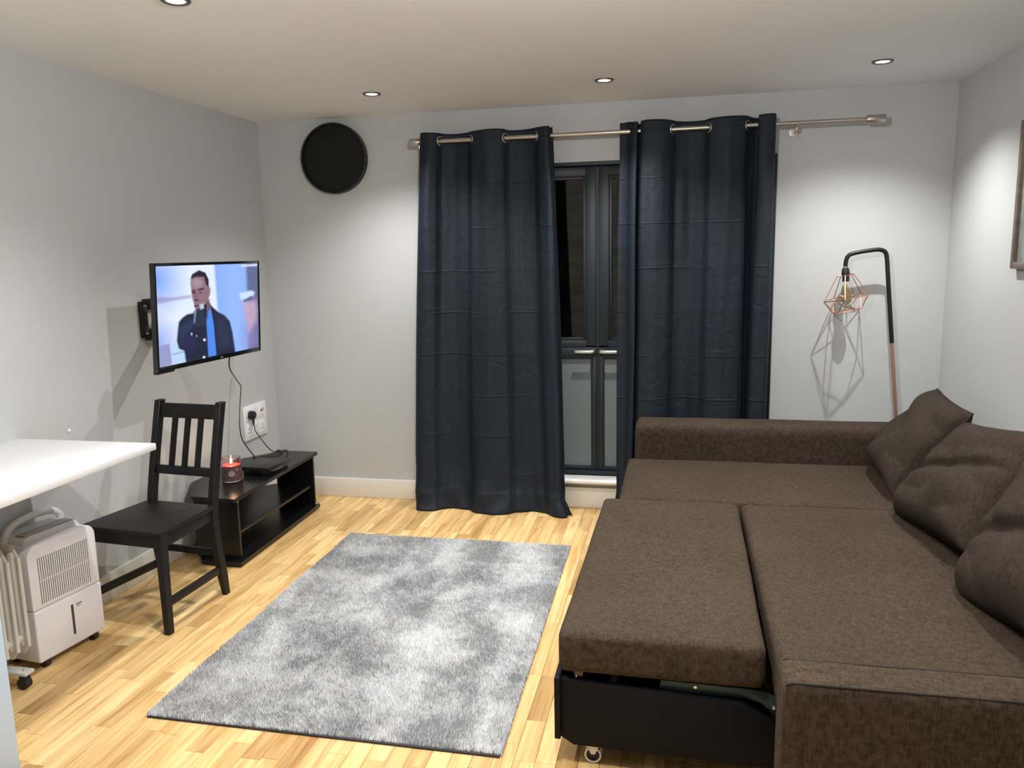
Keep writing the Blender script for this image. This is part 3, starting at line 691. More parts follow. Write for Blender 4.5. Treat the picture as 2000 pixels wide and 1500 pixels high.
# black box on the stand
bx = thing('media_box', (0.295, -0.715, 0.365), 'flat black two-layer media box lying on the tv stand', 'media player')
MB().prism([(0.205, -0.815), (0.385, -0.825), (0.398, -0.615), (0.190, -0.605)], 0.390, 0.412, 0.002).build('upper_case', 'blackpl', bx)
MB().prism([(0.212, -0.806), (0.376, -0.815), (0.388, -0.622), (0.198, -0.612)], 0.365, 0.3895, 0.002).build('lower_case', 'blackgl', bx)
MB().prism([(0.3815, -0.790), (0.3845, -0.790), (0.392, -0.690), (0.389, -0.690)], 0.3865, 0.3900).build('light_bar', 'greypl', bx)
# candle
CX, CY, CZ = 0.214, -0.925, 0.3655
cn = thing('candle', (CX, CY, CZ), 'lit red jar candle standing on the near end of the tv stand', 'candle')
MB().lathe([(0, 0), (0.048, 0), (0.053, 0.006), (0.054, 0.02), (0.054, 0.105), (0.050, 0.118), (0.049, 0.130), (0.0465, 0.130), (0.047, 0.117), (0.051, 0.104), (0.051, 0.020), (0.046, 0.008), (0, 0.008)], (CX, CY, CZ), 40).build('jar', 'jarglass', cn)
MB().lathe([(0, 0.010), (0.045, 0.010), (0.0495, 0.021), (0.0495, 0.088), (0.046, 0.090), (0.02, 0.087), (0, 0.087)], (CX, CY, CZ), 40).build('wax', 'wax', cn)
def patch(a0, a1, z0, z1, r, name, m, el=False):
    vs = []; nu, nv = 16, 10
    for j in range(nv):
        for i in range(nu):
            u, v = i / (nu - 1) * 2 - 1, j / (nv - 1) * 2 - 1
            if el: u, v = u * math.sqrt(max(0, 1 - v * v / 2)), v * math.sqrt(max(0, 1 - u * u / 2))
            a = (a0 + a1) / 2 + u * (a1 - a0) / 2
            vs.append((CX + r * math.cos(a), CY + r * math.sin(a), CZ + (z0 + z1) / 2 + v * (z1 - z0) / 2))
    return link(name, grid_mesh(name, vs, nu, nv), m, cn)
va = math.atan2(CAM_C.y - CY, CAM_C.x - CX)
lb = patch(va - 1.35, va + 1.35, 0.008, 0.084, 0.0546, 'label', 'jarlabel')
patch(va - 0.35, va + 0.28, 0.034, 0.066, 0.0550, 'label_print', 'jarspot', True)
patch(va + 0.42, va + 0.62, 0.064, 0.078, 0.0550, 'label_print', 'jarspot', True)
MB().tube([(CX, CY, CZ + 0.086), (CX, CY, CZ + 0.097)], 0.0012, 6).build('wick', 'blackpl', cn)
MB().lathe([(0, 0.094), (0.005, 0.099), (0.0065, 0.105), (0.005, 0.114), (0.002, 0.124), (0, 0.130)], (CX, CY, CZ), 16).build('flame', 'flame', cn)
ld = bpy.data.lights.new('candle_light', 'POINT'); ld.energy = 0.6; ld.color = (1, 0.62, 0.3); ld.shadow_soft_size = 0.008
lo = bpy.data.objects.new('candle_light', ld); COL.objects.link(lo); lo.parent = cn; lo.location = (0, 0, 0.140)

# ------------------------------------------------------------------ worktop and cupboard on the left
dk = thing('worktop', (0.31, -2.9, 0.868), 'white worktop fixed to the left wall, its corner beside the chair', 'worktop')
MB().box(0.0005, 0.628, -3.72, -2.085, 0.842, 0.868, 0.003).build('top', 'desk', dk)
MB().box(0.0005, 0.022, -2.75, -2.20, 0.800, 0.8415, 0.002).build('wall_batten', 'desk', dk)
cb = thing('base_cupboard', (0.3, -3.2, 0), 'pale glossy base cupboard at the left edge under the worktop', 'cupboard')
MB().box(0.001, 0.580, -3.70, -2.845, 0.0, 0.8405, 0.002).build('body', 'sillw', cb)
MB().box(0.581, 0.602, -3.27, -2.838, 0.004, 0.836, 0.002).build('door', 'cabinet', cb)
MB().box(0.581, 0.602, -3.70, -3.275, 0.004, 0.836, 0.002).build('door', 'cabinet', cb)

# ------------------------------------------------------------------ chair
ch = thing('dining_chair', (0.326, -1.752, 0), 'black wooden chair with slatted back standing by the white worktop', 'chair', rot=(0, 0, math.radians(-5.5)))
fy, ry, fh, rh = -0.192, 0.185, 0.213, 0.168
MB().prism([(-fh, fy - 0.004), (fh, fy - 0.004), (rh + 0.016, ry), (-rh - 0.016, ry)], 0.434, 0.452, 0.003).build('seat', 'blackwood', ch, local=True)
ap = MB(); t_ = 0.018
ap.prism([(-fh + .006, fy + .002), (fh - .006, fy + .002), (fh - .006, fy + t_), (-fh + .006, fy + t_)], 0.382, 0.434, 0.001)
for s in (-1, 1): ap.prism([(s * (fh - .004), fy + .004), (s * (rh + .010), ry - .004), (s * (rh - .008), ry - .004), (s * (fh - .022), fy + .004)], 0.382, 0.434, 0.001)
ap.build('apron', 'blackwood', ch, local=True)
def leg(pts, wx, wy):
    """square section swept through pts (x,y,z)"""
    tb = bmesh.new(); rings = []
    for k, (x, y, z) in enumerate(pts):
        f = 0.78 if k == 0 else 1.0
        rings.append([tb.verts.new((x + a * wx * f / 2, y + b_ * wy * f / 2, z)) for a, b_ in ((-1, -1), (1, -1), (1, 1), (-1, 1))])
    for A, B in zip(rings, rings[1:]):
        for i in range(4): tb.faces.new((A[i], A[(i + 1) % 4], B[(i + 1) % 4], B[i]))
    tb.faces.new(rings[0]); tb.faces.new(rings[-1]); bmesh.ops.recalc_face_normals(tb, faces=tb.faces[:])
    bmesh.ops.bevel(tb, geom=tb.edges[:], offset=0.002, segments=1, affect='EDGES')
    mb = MB(); mb._add(tb); return mb
def bpost(z):      # rear post centre line, y leaning back above and below the seat
    if z < 0.40: return ry + 0.048 * (1 - z / 0.40) ** 1.3
    return ry + 0.118 * ((z - 0.40) / 0.51) ** 1.15
for s in (-1, 1):
    leg([(s * (fh - .020), fy + .016, 0), (s * (fh - .020), fy + .018, 0.434)], 0.036, 0.040).build('leg', 'blackwood', ch, local=True)
    leg([(s * (rh + .002), bpost(z), z) for z in (0, 0.1, 0.2, 0.3, 0.40, 0.5, 0.6, 0.7, 0.8, 0.911)], 0.031, 0.040).build('leg', 'blackwood', ch, local=True)
for s in (-1, 1):
    leg2 = MB(); a = Vector((s * (fh - .020), fy + .03, 0.135)); c = Vector((s * (rh + .004), bpost(.135), 0.135))
    leg2.prism([(a.x - .008, a.y), (a.x + .008, a.y), (c.x + .008, c.y), (c.x - .008, c.y)], 0.118, 0.152, 0.001); leg2.build('stretcher', 'blackwood', ch, local=True)
MB().box(-rh, rh, bpost(.2) - .008, bpost(.2) + .008, 0.20, 0.232, 0.001).build('stretcher', 'blackwood', ch, local=True)
def rail(z0, z1, th):
    return MB().prism([(bpost(z0) - th, z0), (bpost(z1) - th, z1), (bpost(z1) + th, z1), (bpost(z0) + th, z0)], -rh - .002, rh + .002, 0.0015, 'x')
rail(0.832, 0.896, 0.010).build('top_rail', 'blackwood', ch, local=True)
rail(0.575, 0.612, 0.010).build('lower_rail', 'blackwood', ch, local=True)
for xs in (-0.072, 0.0, 0.072):
    mb = MB(); mb.prism([(bpost(z) - .006, z) for z in np.linspace(.61, .835, 6)] + [(bpost(z) + .006, z) for z in np.linspace(.835, .61, 6)], xs - 0.0135, xs + 0.0135, 0.001, 'x')
    mb.build('slat', 'blackwood', ch, local=True)

# ------------------------------------------------------------------ dehumidifier (front faces the room)
dh = thing('dehumidifier', (0.127, -2.148, 0), 'white portable dehumidifier on castors under the worktop beside the chair', 'dehumidifier', rot=(0, 0, math.radians(90 - 7)))
# local: front = -y, width along x
hw, hd = 0.158, 0.098
pr = lambda y0, y1, z0, z1, r: [(y0, z0), (y1, z0), (y1, z1 - r)] + [(y1 - r + r * math.cos(a), z1 - r + r * math.sin(a)) for a in np.linspace(0.1, PI / 2, 6)] + [(y0 + r - r * math.cos(a), z1 - r + r * math.sin(a)) for a in np.linspace(PI / 2, 0.1, 6)] + [(y0, z1 - r)]
def rr(x0, x1, z0, z1, r, n=6):
    P = []
    for cx, cz, a0 in ((x1 - r, z1 - r, 0), (x0 + r, z1 - r, PI / 2)):
        P += [(cx + r * math.cos(a0 + t * PI / 2), cz + r * math.sin(a0 + t * PI / 2)) for t in np.linspace(0, 1, n)]
    return P + [(x0, z0), (x1, z0)]
body = MB(); body.prism(rr(-hw, hw, 0.245, 0.500, 0.045), -hd + 0.004, hd, 0.006, 'y'); body.build('upper_body', 'whitepl', dh, local=True)
MB().box(-hw, hw, -hd, hd - .006, 0.034, 0.2425, 0.008, 3).build('water_tank', 'whitepl', dh, local=True)
MB().prism(rr(-hw + .028, hw - .028, 0.46, 0.523, 0.03), -hd + 0.050, hd - 0.010, 0.005, 'y').build('top_housing', 'whitepl', dh, local=True)
fp = MB(); fp.box(-0.118, 0.118, -hd + 0.0034, -hd + 0.012, 0.262, 0.446, 0.001); fp.build('grille_recess', 'greydk', dh, None, local=True)
gs = MB(); n = 25
for k in range(n):
    xk = -0.118 + 0.236 * (k + 0.5) / n
    gs.box(xk - 0.0026, xk + 0.0026, -hd + 0.0005, -hd + 0.006, 0.262, 0.446, 0.0004, 1)
gs.box(-0.118, 0.118, -hd + 0.001, -hd + 0.006, 0.353, 0.3555)
g_ = gs.build('grille', 'whitepl', dh, None, local=True)
MB().box(0.002, 0.013, -hd - 0.0012, -hd + 0.002, 0.080, 0.205, 0.0005).build('level_window', 'greydk', dh, None, local=True)
lbm = MB(); lbm.box(0.026, 0.054, -hd - 0.0008, -hd + 0.002, 0.196, 0.200); lbm.box(0.030, 0.048, -hd - 0.0008, -hd + 0.002, 0.188, 0.190); lbm.build('marking', 'greydk', dh, None, local=True)
MB().box(-0.112, 0.112, -hd + 0.058, -hd + 0.110, 0.5225, 0.5275, 0.002, mtx=None).build('control_panel', 'greypl', dh, local=True)
hp = [(-0.135, 0.05, 0.47), (-0.120, 0.05, 0.525), (-0.08, 0.05, 0.556), (0, 0.05, 0.568), (0.08, 0.05, 0.562), (0.115, 0.05, 0.545), (0.128, 0.05, 0.520), (0.132, 0.05, 0.48)]
MB().tube(catmull(hp, 40), 0.014, 12).build('carry_handle', 'whitepl', dh, local=True)
for sx_ in (-1, 1):
    for sy_ in (-1, 1):
        wm = MB(); wm.tube([(sx_ * 0.115 - 0.011, sy_ * 0.072, 0.019), (sx_ * 0.115 + 0.011, sy_ * 0.072, 0.019)], 0.019, 18); wm.box(sx_ * 0.115 - 0.008, sx_ * 0.115 + 0.008, sy_ * 0.072 - 0.008, sy_ * 0.072 + 0.008, 0.019, 0.036)
        wm.build('castor', 'rubber', dh, local=True)

# ------------------------------------------------------------------ oil radiator
ra = thing('oil_radiator', (0.13, -2.56, 0), 'pale oil-filled radiator with upright fins beside the dehumidifier', 'radiator')
for k in range(7):
    yk = -2.388 - 0.050 * k
    f = MB(); 
    P = [(0.045, 0.12), (0.215, 0.12), (0.235, 0.15), (0.235, 0.50), (0.215, 0.545), (0.075, 0.56), (0.030, 0.52), (0.030, 0.15)]
    f.prism(P, yk - 0.004, yk + 0.004, 0.003, 'y')
    for xx in (0.06, 0.20): f.prism([(xx - .018, 0.15), (xx + .018, 0.15), (xx + .018, 0.52), (xx - .018, 0.52)], yk - 0.012, yk + 0.012, 0.008, 'y')
    f.tube([(0.235, yk, 0.15), (0.235, yk, 0.50)], 0.0075, 10)
    f.build('fin', 'radiator', ra)
for xx, zz in ((0.06, 0.18), (0.20, 0.18), (0.13, 0.48)): MB().tube([(xx, -2.38, zz), (xx, -2.70, zz)], 0.02, 12).build('oil_tube', 'radiator', ra)
for yk in (-2.425, -2.64):
    fo = MB(); fo.box(-0.0 + 0.02, 0.262, yk - 0.022, yk + 0.022, 0.058, 0.072, 0.004); fo.tube([(0.13, yk, 0.07), (0.13, yk, 0.125)], 0.008, 8); fo.build('foot_bar', 'radiator', ra)
    for xx in (0.05, 0.238):
        cw = MB(); cw.tube([(xx - 0.006, yk - 0.014, 0.022), (xx - 0.006, yk + 0.014, 0.022)], 0.022, 18); cw.box(xx - 0.018, xx + 0.012, yk - 0.013, yk + 0.013, 0.03, 0.058, 0.004); cw.build('castor', 'rubber', ra)
    MB().lathe([(0.006, 0), (0.006, 0.005), (0, 0.008)], (0.238, yk, 0.072), 10).build('bolt', 'chrome', ra)

# ------------------------------------------------------------------ rug
rc = [(0.806, -2.512), (2.070, -2.512), (2.046, -0.703), (0.790, -0.703)]      # near-left, near-right, far-right, far-left
rg = thing('rug', (1.43, -1.6, 0), 'mottled grey shaggy rug lying on the oak floor', 'rug')
bkm = MB(); bkm.prism([(0.813, -2.517), (2.066, -2.521), (2.043, -0.706), (0.793, -0.710)], 0.0006, 0.0066); bkm.build('backing', 'backing', rg, None)
def rugpt(u, v):
    a = np.stack([rc[0][0] * (1 - u) + rc[1][0] * u, rc[0][1] * (1 - u) + rc[1][1] * u], -1)
    b_ = np.stack([rc[3][0] * (1 - u) + rc[2][0] * u, rc[3][1] * (1 - u) + rc[2][1] * u], -1)
    return a * (1 - v)[..., None] + b_ * v[..., None]
nxr, nyr = 300, 434
U, V = np.meshgrid((np.arange(nxr) + .5) / nxr, (np.arange(nyr) + .5) / nyr)
U = (U + (np.random.rand(*U.shape) - .5) * 1.1 / nxr).ravel(); V = (V + (np.random.rand(*V.shape) - .5) * 1.1 / nyr).ravel()
P2 = rugpt(np.clip(U, 0.0005, .9995), np.clip(V, 0.0005, .9995)); n = len(P2)
# smooth random fields on a lattice (brushed patches of the pile)
def field(nx_, ny_, seed):
    rs = np.random.RandomState(seed); g = rs.rand(ny_ + 3, nx_ + 3)
    fx, fyv = np.clip(U, 0, .9999) * nx_, np.clip(V, 0, .9999) * ny_; i, j = fx.astype(int), fyv.astype(int); a, b_ = fx - i, fyv - j
    a = a * a * (3 - 2 * a); b_ = b_ * b_ * (3 - 2 * b_)
    return (g[j, i] * (1 - a) + g[j, i + 1] * a) * (1 - b_) + (g[j + 1, i] * (1 - a) + g[j + 1, i + 1] * a) * b_
F = np.empty(n)
for k in range(n):
    x_, y_ = P2[k]
    wv = noise.noise((x_ * 2.2, y_ * 2.2, 5.0)) * 0.25
    q_ = noise.noise((x_ * 4.6 + wv, y_ * 3.4 - wv, 1.0)) + 0.55 * noise.noise((x_ * 10 + wv * 3, y_ * 8, 2.0)) + 0.4 * noise.noise((x_ * 23, y_ * 21, 3.0)) + 0.30 * noise.noise((x_ * 60, y_ * 60, 4.0))
    F[k] = q_
F = np.clip(F * 0.80 + 0.47, 0, 1)
shade = np.clip(0.07 + 0.52 * F + np.random.randn(n) * 0.15, 0, 1)  # lights and darks of the brushed pile put into tuft colour, plus random tone
ang = (field(5, 7, 21) * 2 * PI + np.random.randn(n) * 0.7)
lean = 0.003 + 0.004 * np.random.rand(n)
hgt = 0.0125 + 0.004 * np.random.rand(n) + 0.002 * F
base = np.zeros((n, 4, 3)); rad = 0.0028 + 0.001 * np.random.rand(n)
r0 = np.random.rand(n) * 2 * PI
for k in range(3):
    a = r0 + k * 2 * PI / 3
    base[:, k, 0] = P2[:, 0] + rad * np.cos(a); base[:, k, 1] = P2[:, 1] + rad * np.sin(a); base[:, k, 2] = 0.0062
base[:, 3, 0] = P2[:, 0] + lean * np.cos(ang); base[:, 3, 1] = P2[:, 1] + lean * np.sin(ang); base[:, 3, 2] = 0.0062 + hgt
vco = base.reshape(-1, 3) - np.array([1.43, -1.6, 0])
idx = np.arange(n)[:, None] * 4 + np.array([0, 1, 3, 1, 2, 3, 2, 0, 3])[None]
me = bpy.data.meshes.new('pile'); me.vertices.add(4 * n); me.vertices.foreach_set('co', vco.astype(np.float32).ravel())
me.loops.add(9 * n); me.loops.foreach_set('vertex_index', idx.astype(np.int32).ravel())
me.polygons.add(3 * n); me.polygons.foreach_set('loop_start', np.arange(0, 9 * n, 3, dtype=np.int32)); me.update(calc_edges=True)
at = me.attributes.new('shade', 'FLOAT', 'POINT'); at.data.foreach_set('value', np.repeat(shade, 4).astype(np.float32))
o = link('pile', me, 'pile', rg, None, True); o['kind'] = 'stuff'

# ------------------------------------------------------------------ sofa bed
so = thing('sofa_bed', (3.2, -1.6, 0), 'large brown fabric corner sofa bed pulled out to its full width', 'sofa bed')
def cushion(x0, x1, y0, y1, z0, z1, r, puff=0.0, nd=(28, 28, 6), wr=0.002, seed=0.0, warp=None):
    tb = bmesh.new()
    hx, hy, hz = (x1 - x0) / 2, (y1 - y0) / 2, (z1 - z0) / 2; c = Vector(((x0 + x1) / 2, (y0 + y1) / 2, (z0 + z1) / 2))
    cache = {}
    def bias(t, h):      # more points near the rounded rim
        return math.sin(t * PI / 2) * 0.35 + t * 0.65
    def V_(ix, iy, iz):
        key = (ix, iy, iz)
        if key in cache: return cache[key]
        q = Vector((bias(ix / nd[0] * 2 - 1, hx) * hx, bias(iy / nd[1] * 2 - 1, hy) * hy, bias(iz / nd[2] * 2 - 1, hz) * hz))
        inn = Vector((max(-hx + r, min(hx - r, q.x)), max(-hy + r, min(hy - r, q.y)), max(-hz + r, min(hz - r, q.z))))
        d = q - inn
        if d.length > 1e-9: q = inn + d.normalized() * r
        u, v = q.x / hx, q.y / hy
        if puff: q.z += puff * (1 - u * u) * (1 - v * v) * (1 if iz > nd[2] / 2 else 0)
        p_ = q + c
        if warp: p_ = warp(p_)
        if wr: p_ += Vector((noise.noise(p_ * 6 + Vector((seed, 0, 0))), noise.noise(p_ * 6 + Vector((0, seed + 5, 0))), noise.noise(p_ * 5 + Vector((0, 0, seed + 9))))) * wr
        cache[key] = tb.verts.new(p_); return cache[key]
    A, B, Cn = nd
    for a in range(A):
        for b_ in range(B):
            for k in (0, Cn):
                f = (V_(a, b_, k), V_(a + 1, b_, k), V_(a + 1, b_ + 1, k), V_(a, b_ + 1, k)); tb.faces.new(f if k else f[::-1])
    for a in range(A):
        for k in range(Cn):
            for b_ in (0, B):
                f = (V_(a, b_, k), V_(a + 1, b_, k), V_(a + 1, b_, k + 1), V_(a, b_, k + 1)); tb.faces.new(f if not b_ else f[::-1])
    for b_ in range(B):
        for k in range(Cn):
            for a in (0, A):
                f = (V_(a, b_, k), V_(a, b_ + 1, k), V_(a, b_ + 1, k + 1), V_(a, b_, k + 1)); tb.faces.new(f[::-1] if not a else f)
    bmesh.ops.recalc_face_normals(tb, faces=tb.faces[:])
    mb = MB(); mb._add(tb); return mb
cushion(2.370, 3.960, -0.448, -0.222, 0.030, 0.632, 0.035, 0.004, (40, 10, 16), 0.003, 1).build('armrest', 'sofa', so, 80)
cushion(2.840, 3.960, -2.985, -2.868, 0.030, 0.598, 0.014, 0.002, (30, 8, 16), 0.002, 2).build('armrest', 'sofa', so, 80)
cushion(3.872, 3.985, -2.866, -0.447, 0.030, 0.640, 0.03, 0.0, (8, 40, 14), 0.003, 3).build('backrest', 'sofa', so, 80)
cushion(2.335, 3.870, -1.172, -0.447, 0.300, 0.442, 0.022, 0.006, (40, 24, 6), 0.002, 4).build('chaise_cushion', 'sofa', so, 80)
cushion(2.345, 3.870, -1.168, -0.450, 0.030, 0.299, 0.012, 0.0, (20, 12, 6), 0.001, 5).build('chaise_base', 'sofa', so, 80)
cushion(2.878, 3.870, -2.864, -1.178, 0.290, 0.442, 0.026, 0.008, (30, 44, 6), 0.002, 6).build('seat_cushion', 'sofa', so, 80)
cushion(2.950, 3.870, -2.860, -1.180, 0.030, 0.289, 0.012, 0.0, (14, 20, 6), 0.001, 7).build('seat_base', 'sofa', so, 80)
def bedwarp(p_):
    return Vector((p_.x + 0.014 * (p_.y + 1.19) / 1.33, p_.y, p_.z))
po = cushion(2.270, 2.868, -2.532, -1.190, 0.312, 0.446, 0.024, 0.005, (26, 44, 6), 0.002, 8, bedwarp).build('pull_out_cushion', 'sofa', so, 80)
dz = MB(); dz.prism([(2.262, 0.100), (2.300, 0.076), (2.900, 0.066), (2.900, 0.200), (2.862, 0.222), (2.790, 0.262), (2.262, 0.290)], -2.522, -2.500, 0.001, 'y')
dz.build('drawer_front', 'boxside', po)
dz = MB(); dz.box(2.244, 2.262, -2.535, -1.25, 0.098, 0.296, 0.001); dz.build('drawer_side', 'boxside', po)
MB().box(2.264, 2.900, -2.498, -1.25, 0.080, 0.095).build('drawer_bottom', 'boxside', po)
MB().prism([(2.555, 0.268), (2.560, 0.300), (2.800, 0.296), (2.850, 0.293), (2.895, 0.275), (2.900, 0.222), (2.890, 0.218), (2.845, 0.256), (2.800, 0.266)], -2.496, -2.490, 0.001, 'y').build('steel_link', 'bluesteel', po)
for bx_, bz_ in ((2.884, 0.245), (2.660, 0.288)): MB().lathe([(0.006, 0), (0.005, 0.004), (0, 0.005)], (bx_, -2.496, bz_), 10, (0, -1, 0)).build('bolt', 'chrome', po)
MB().box(2.300, 2.325, -2.488, -2.40, 0.285, 0.312).build('wood_block', 'woodblk', po)
MB().box(2.268, 2.298, -2.46, -2.35, 0.285, 0.313).build('support_block', 'greydk', po)
for cy_ in (-2.478, -1.40):
    cw = MB(); cw.tube([(2.356 - 0.0, cy_ - 0.010, 0.026), (2.356, cy_ + 0.010, 0.026)], 0.020, 20); c_ = cw.build('castor_wheel', 'rubber', po)
    cw = MB()
    for yy in (cy_ - 0.0135, cy_ + 0.0135):
        cw.tube([(2.356 + 0.0235 * math.cos(a), yy, 0.028 + 0.0235 * math.sin(a)) for a in np.linspace(0, 2 * PI, 25)[:-1]], 0.003, 6, closed=True)
        cw.prism([(2.328, 0.079), (2.384, 0.079), (2.362, 0.030), (2.350, 0.030)], yy - 0.0012, yy + 0.0012, 0, 'y')
    cw.box(2.324, 2.388, cy_ - 0.016, cy_ + 0.016, 0.074, 0.080); cw.build('castor_fork', 'whitepl2', po)

for yy, zz in ((-2.8745, 0.5965), (-2.9795, 0.5945)):
    MB().tube([(2.846, yy, zz - 0.006), (2.856, yy, zz), (3.4, yy, zz + 0.001), (3.95, yy, zz)], 0.0028, 8).build('seam', mat('shaded_seam_thread', (0.012, 0.008, 0.006), 0.9), so)  # dark piping; shading along the arm edge is put into its colour
# loose back cushions
def pillow(loc, wid, hei, thk, tilt, yaw, label, seed, roll=0.0, fold=0.0):
    """local: u along x (width), v along z (height), thickness along y; front = -y"""
    n_ = 64; verts = []
    for sgn in (-1, 1):
        for j in range(n_):
            for i in range(n_):
                u, v = i / (n_ - 1) * 2 - 1, j / (n_ - 1) * 2 - 1
                u, v = math.sin(u * PI / 2) * .4 + u * .6, math.sin(v * PI / 2) * .4 + v * .6
                e = (max(0, 1 - abs(u) ** 3.4) ** 0.45) * (max(0, 1 - abs(v) ** 3.0) ** 0.45)
                bot = 1.0 + 0.32 * max(0, -v) - 0.25 * max(0, v)
                x = wid / 2 * u * (1 - 0.055 * (1 - v * v)); z = hei / 2 * v * (1 - 0.05 * (1 - u * u))
                y = sgn * thk / 2 * e * bot
                s3 = Vector((x * 3 + seed, sgn * 2.0, z * 3))
                cr = noise.noise(s3) * 0.016 + (abs(noise.noise(Vector((x * 2.2 - z * 3.0 + seed, sgn, z * 5.5 + x * 2)))) - .2) * 0.040 + noise.noise(Vector((x * 10 + z * 6, seed, z * 9))) * 0.004
                y += sgn * cr * e ** 0.6
                if fold: y += sgn * -fold * math.exp(-((v - 0.05 - 0.25 * u) / 0.10) ** 2) * e
                z += 0.012 * noise.noise((x * 4, seed, sgn * .3)) * (1 - abs(v)) 
                verts.append((x, y, z))
    f = []
    for s in (0, 1):
        o_ = s * n_ * n_
        for j in range(n_ - 1):
            for i in range(n_ - 1):
                a = (o_ + j * n_ + i, o_ + j * n_ + i + 1, o_ + (j + 1) * n_ + i + 1, o_ + (j + 1) * n_ + i); f.append(a if s == 0 else a[::-1])
    me = bpy.data.meshes.new('back_cushion'); me.from_pydata(verts, [], f)
    tb = bmesh.new(); tb.from_mesh(me); bmesh.ops.remove_doubles(tb, verts=tb.verts[:], dist=1e-5)
    zmin = -hei / 2
    tb.to_mesh(me); tb.free()
    o = link('back_cushion', me, 'pillow', None, 80)
    # piped seam round the edge
    ring = []
    for k in range(4):
        for t in np.linspace(-1, 1, 30)[:-1]:
            u, v = ((t, -1), (1, t), (-t, 1), (-1, -t))[k]
            ring.append((wid / 2 * u * (1 - 0.055 * (1 - v * v)), 0, hei / 2 * v * (1 - 0.05 * (1 - u * u))))
    s_ = MB().tube(ring, 0.004, 6, closed=True).build('seam', 'pillow', o, local=True)
    o.rotation_euler = (math.radians(-tilt), math.radians(roll), math.radians(yaw)); o.location = loc
    return tag(o, label, 'cushion', 'loose brown back cushions')
pillow((3.700, -0.775, 0.660), 0.64, 0.48, 0.21, 37, -94, 'brown back cushion in the far corner by the floor lamp', 1.0, 0)
pillow((3.690, -1.500, 0.662), 0.72, 0.50, 0.25, 33, -86, 'middle brown back cushion leaning on the sofa back', 4.0, -9, 0.03)
pillow((3.685, -2.265, 0.686), 0.76, 0.55, 0.26, 24, -86, 'brown back cushion nearest the camera, cut by the photo edge', 8.0, -12, 0.03)

# ------------------------------------------------------------------ floor lamp
lp = thing('floor_lamp', (3.845, -0.125, 0), 'black and copper floor lamp with a copper wire cage shade, behind the sofa arm', 'floor lamp')
YL = -0.125
def LP(x, z, y=YL): return Vector((x, y, z))
slope = (3.768 - 3.680) / (0.645 - 1.469)
def pole(z): return LP(3.680 + (z - 1.469) * slope, z)
MB().lathe([(0, 0), (0.115, 0), (0.115, 0.012), (0.03, 0.018), (0.0, 0.018)], (pole(0).x, YL, 0), 32).build('base', 'blackmt', lp)
MB().tube([pole(0.015), pole(0.4), pole(1.043)], 0.0095, 14).build('lower_pole', 'copperp', lp)
arc = [pole(1.043), pole(1.25), pole(1.44)]
top = [pole(1.455)] 
bend = catmull([pole(1.44), pole(1.49), LP(3.668, 1.528), LP(3.640, 1.542), LP(3.605, 1.541)], 16)
bend2 = catmull([LP(3.56, 1.535), LP(3.505, 1.524), LP(3.482, 1.510), LP(3.473, 1.485), LP(3.471, 1.455)], 14)
MB().tube([pole(1.043), pole(1.25)] + bend + bend2, 0.0115, 14).build('upper_pole', 'blackmt', lp)
hc = Vector((3.472, YL, 1.446)); tilt = math.radians(8.5)
ax = Vector((-math.sin(-tilt) * -1, 0, -math.cos(tilt)))          # lamp-head axis pointing down, swung a little to the right
ax = Vector((0.07, 0, -1)).normalized()
MB().lathe([(0, -0.006), (0.012, -0.006), (0.019, 0.006), (0.0215, 0.022), (0.0215, 0.034), (0.0185, 0.038), (0.0185, 0.070), (0, 0.070)], hc, 24, ax).build('socket', 'blackpl', lp)
MB().lathe([(0.0125, 0.066), (0.014, 0.078), (0.023, 0.110), (0.030, 0.140), (0.031, 0.160), (0.024, 0.182), (0.010, 0.194), (0.0, 0.196)], hc, 28, ax).build('bulb', 'bulbglass', lp)
fl = MB()
for k in range(6):
    a = k * PI / 3; ex = Vector((math.cos(a), math.sin(a), 0))
    fl.tube([hc + ax * 0.085 + ex * 0.006, hc + ax * 0.155 + ex * 0.014], 0.0009, 5)
fl.build('filament', 'filament', lp)
rx_ = ax.cross(Vector((0, 1, 0))).normalized(); ry_ = ax.cross(rx_).normalized()
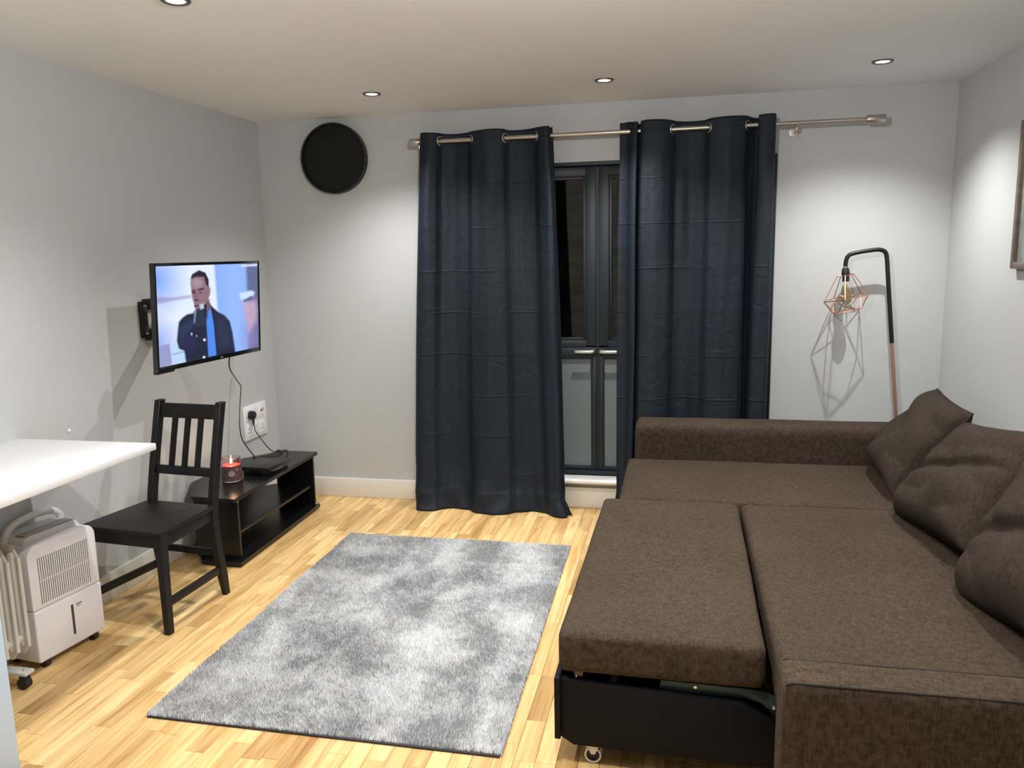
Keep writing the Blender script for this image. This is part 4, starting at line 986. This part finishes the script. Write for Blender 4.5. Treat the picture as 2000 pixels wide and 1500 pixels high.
def ringpts(r, h, n_, ph, tl=0.0):
    P = []
    for k in range(n_):
        a = ph + 2 * PI * k / n_; q_ = rx_ * math.cos(a) * r + ry_ * math.sin(a) * r
        P.append(hc + ax * h + q_ + Vector((0, 0, tl * q_.x)))
    return P
PH = 0.55
r1 = ringpts(0.043, 0.036, 5, PH, 0.12); r2 = ringpts(0.116, 0.158, 5, PH, 0.13); r3 = ringpts(0.074, 0.232, 5, PH + PI / 5, 0.12)
cg = MB(); rw = 0.0023
def wire(a, b_): cg.tube([a, b_], rw, 6)
for k in range(5):
    k2 = (k + 1) % 5
    wire(r1[k], r1[k2]); wire(r2[k], r2[k2]); wire(r3[k], r3[k2]); wire(r1[k], r2[k]); wire(r2[k], r3[k]); wire(r2[k], r3[(k - 1) % 5])
for k in range(0, 5): wire(r1[k], hc + ax * 0.036 + (r1[k] - hc - ax * 0.036) * 0.40)
cg.build('cage_shade', 'copper', lp)

# ------------------------------------------------------------------ picture on the right wall
pf = thing('framed_picture', (W, -1.25, 1.76), 'taupe framed picture on the right wall, cut by the photo edge', 'picture')
py0, py1, pz0, pz1 = -1.75, -0.915, 1.455, 2.068; fwid = 0.028
f = MB()
f.box(W - 0.026, W - 0.0005, py0, py0 + fwid, pz0, pz1, 0.002); f.box(W - 0.026, W - 0.0005, py1 - fwid, py1, pz0, pz1, 0.002)
f.box(W - 0.026, W - 0.0005, py0 + fwid, py1 - fwid, pz0, pz0 + fwid, 0.002); f.box(W - 0.026, W - 0.0005, py0 + fwid, py1 - fwid, pz1 - fwid, pz1, 0.002)
f.build('frame', 'picframe', pf)
MB().box(W - 0.012, W - 0.001, py0 + fwid, py1 - fwid, pz0 + fwid, pz1 - fwid).build('print', 'picart', pf, None)

# small white wall plug left on the left wall
wp = MB().lathe([(0.008, 0), (0.008, 0.003), (0.004, 0.005), (0, 0.005)], (0.0, -1.811, 0.838), 12, (1, 0, 0)).build('wall_plug', 'whitepl2')
tag(wp, 'tiny white plug in the left wall just above the worktop', 'wall plug')
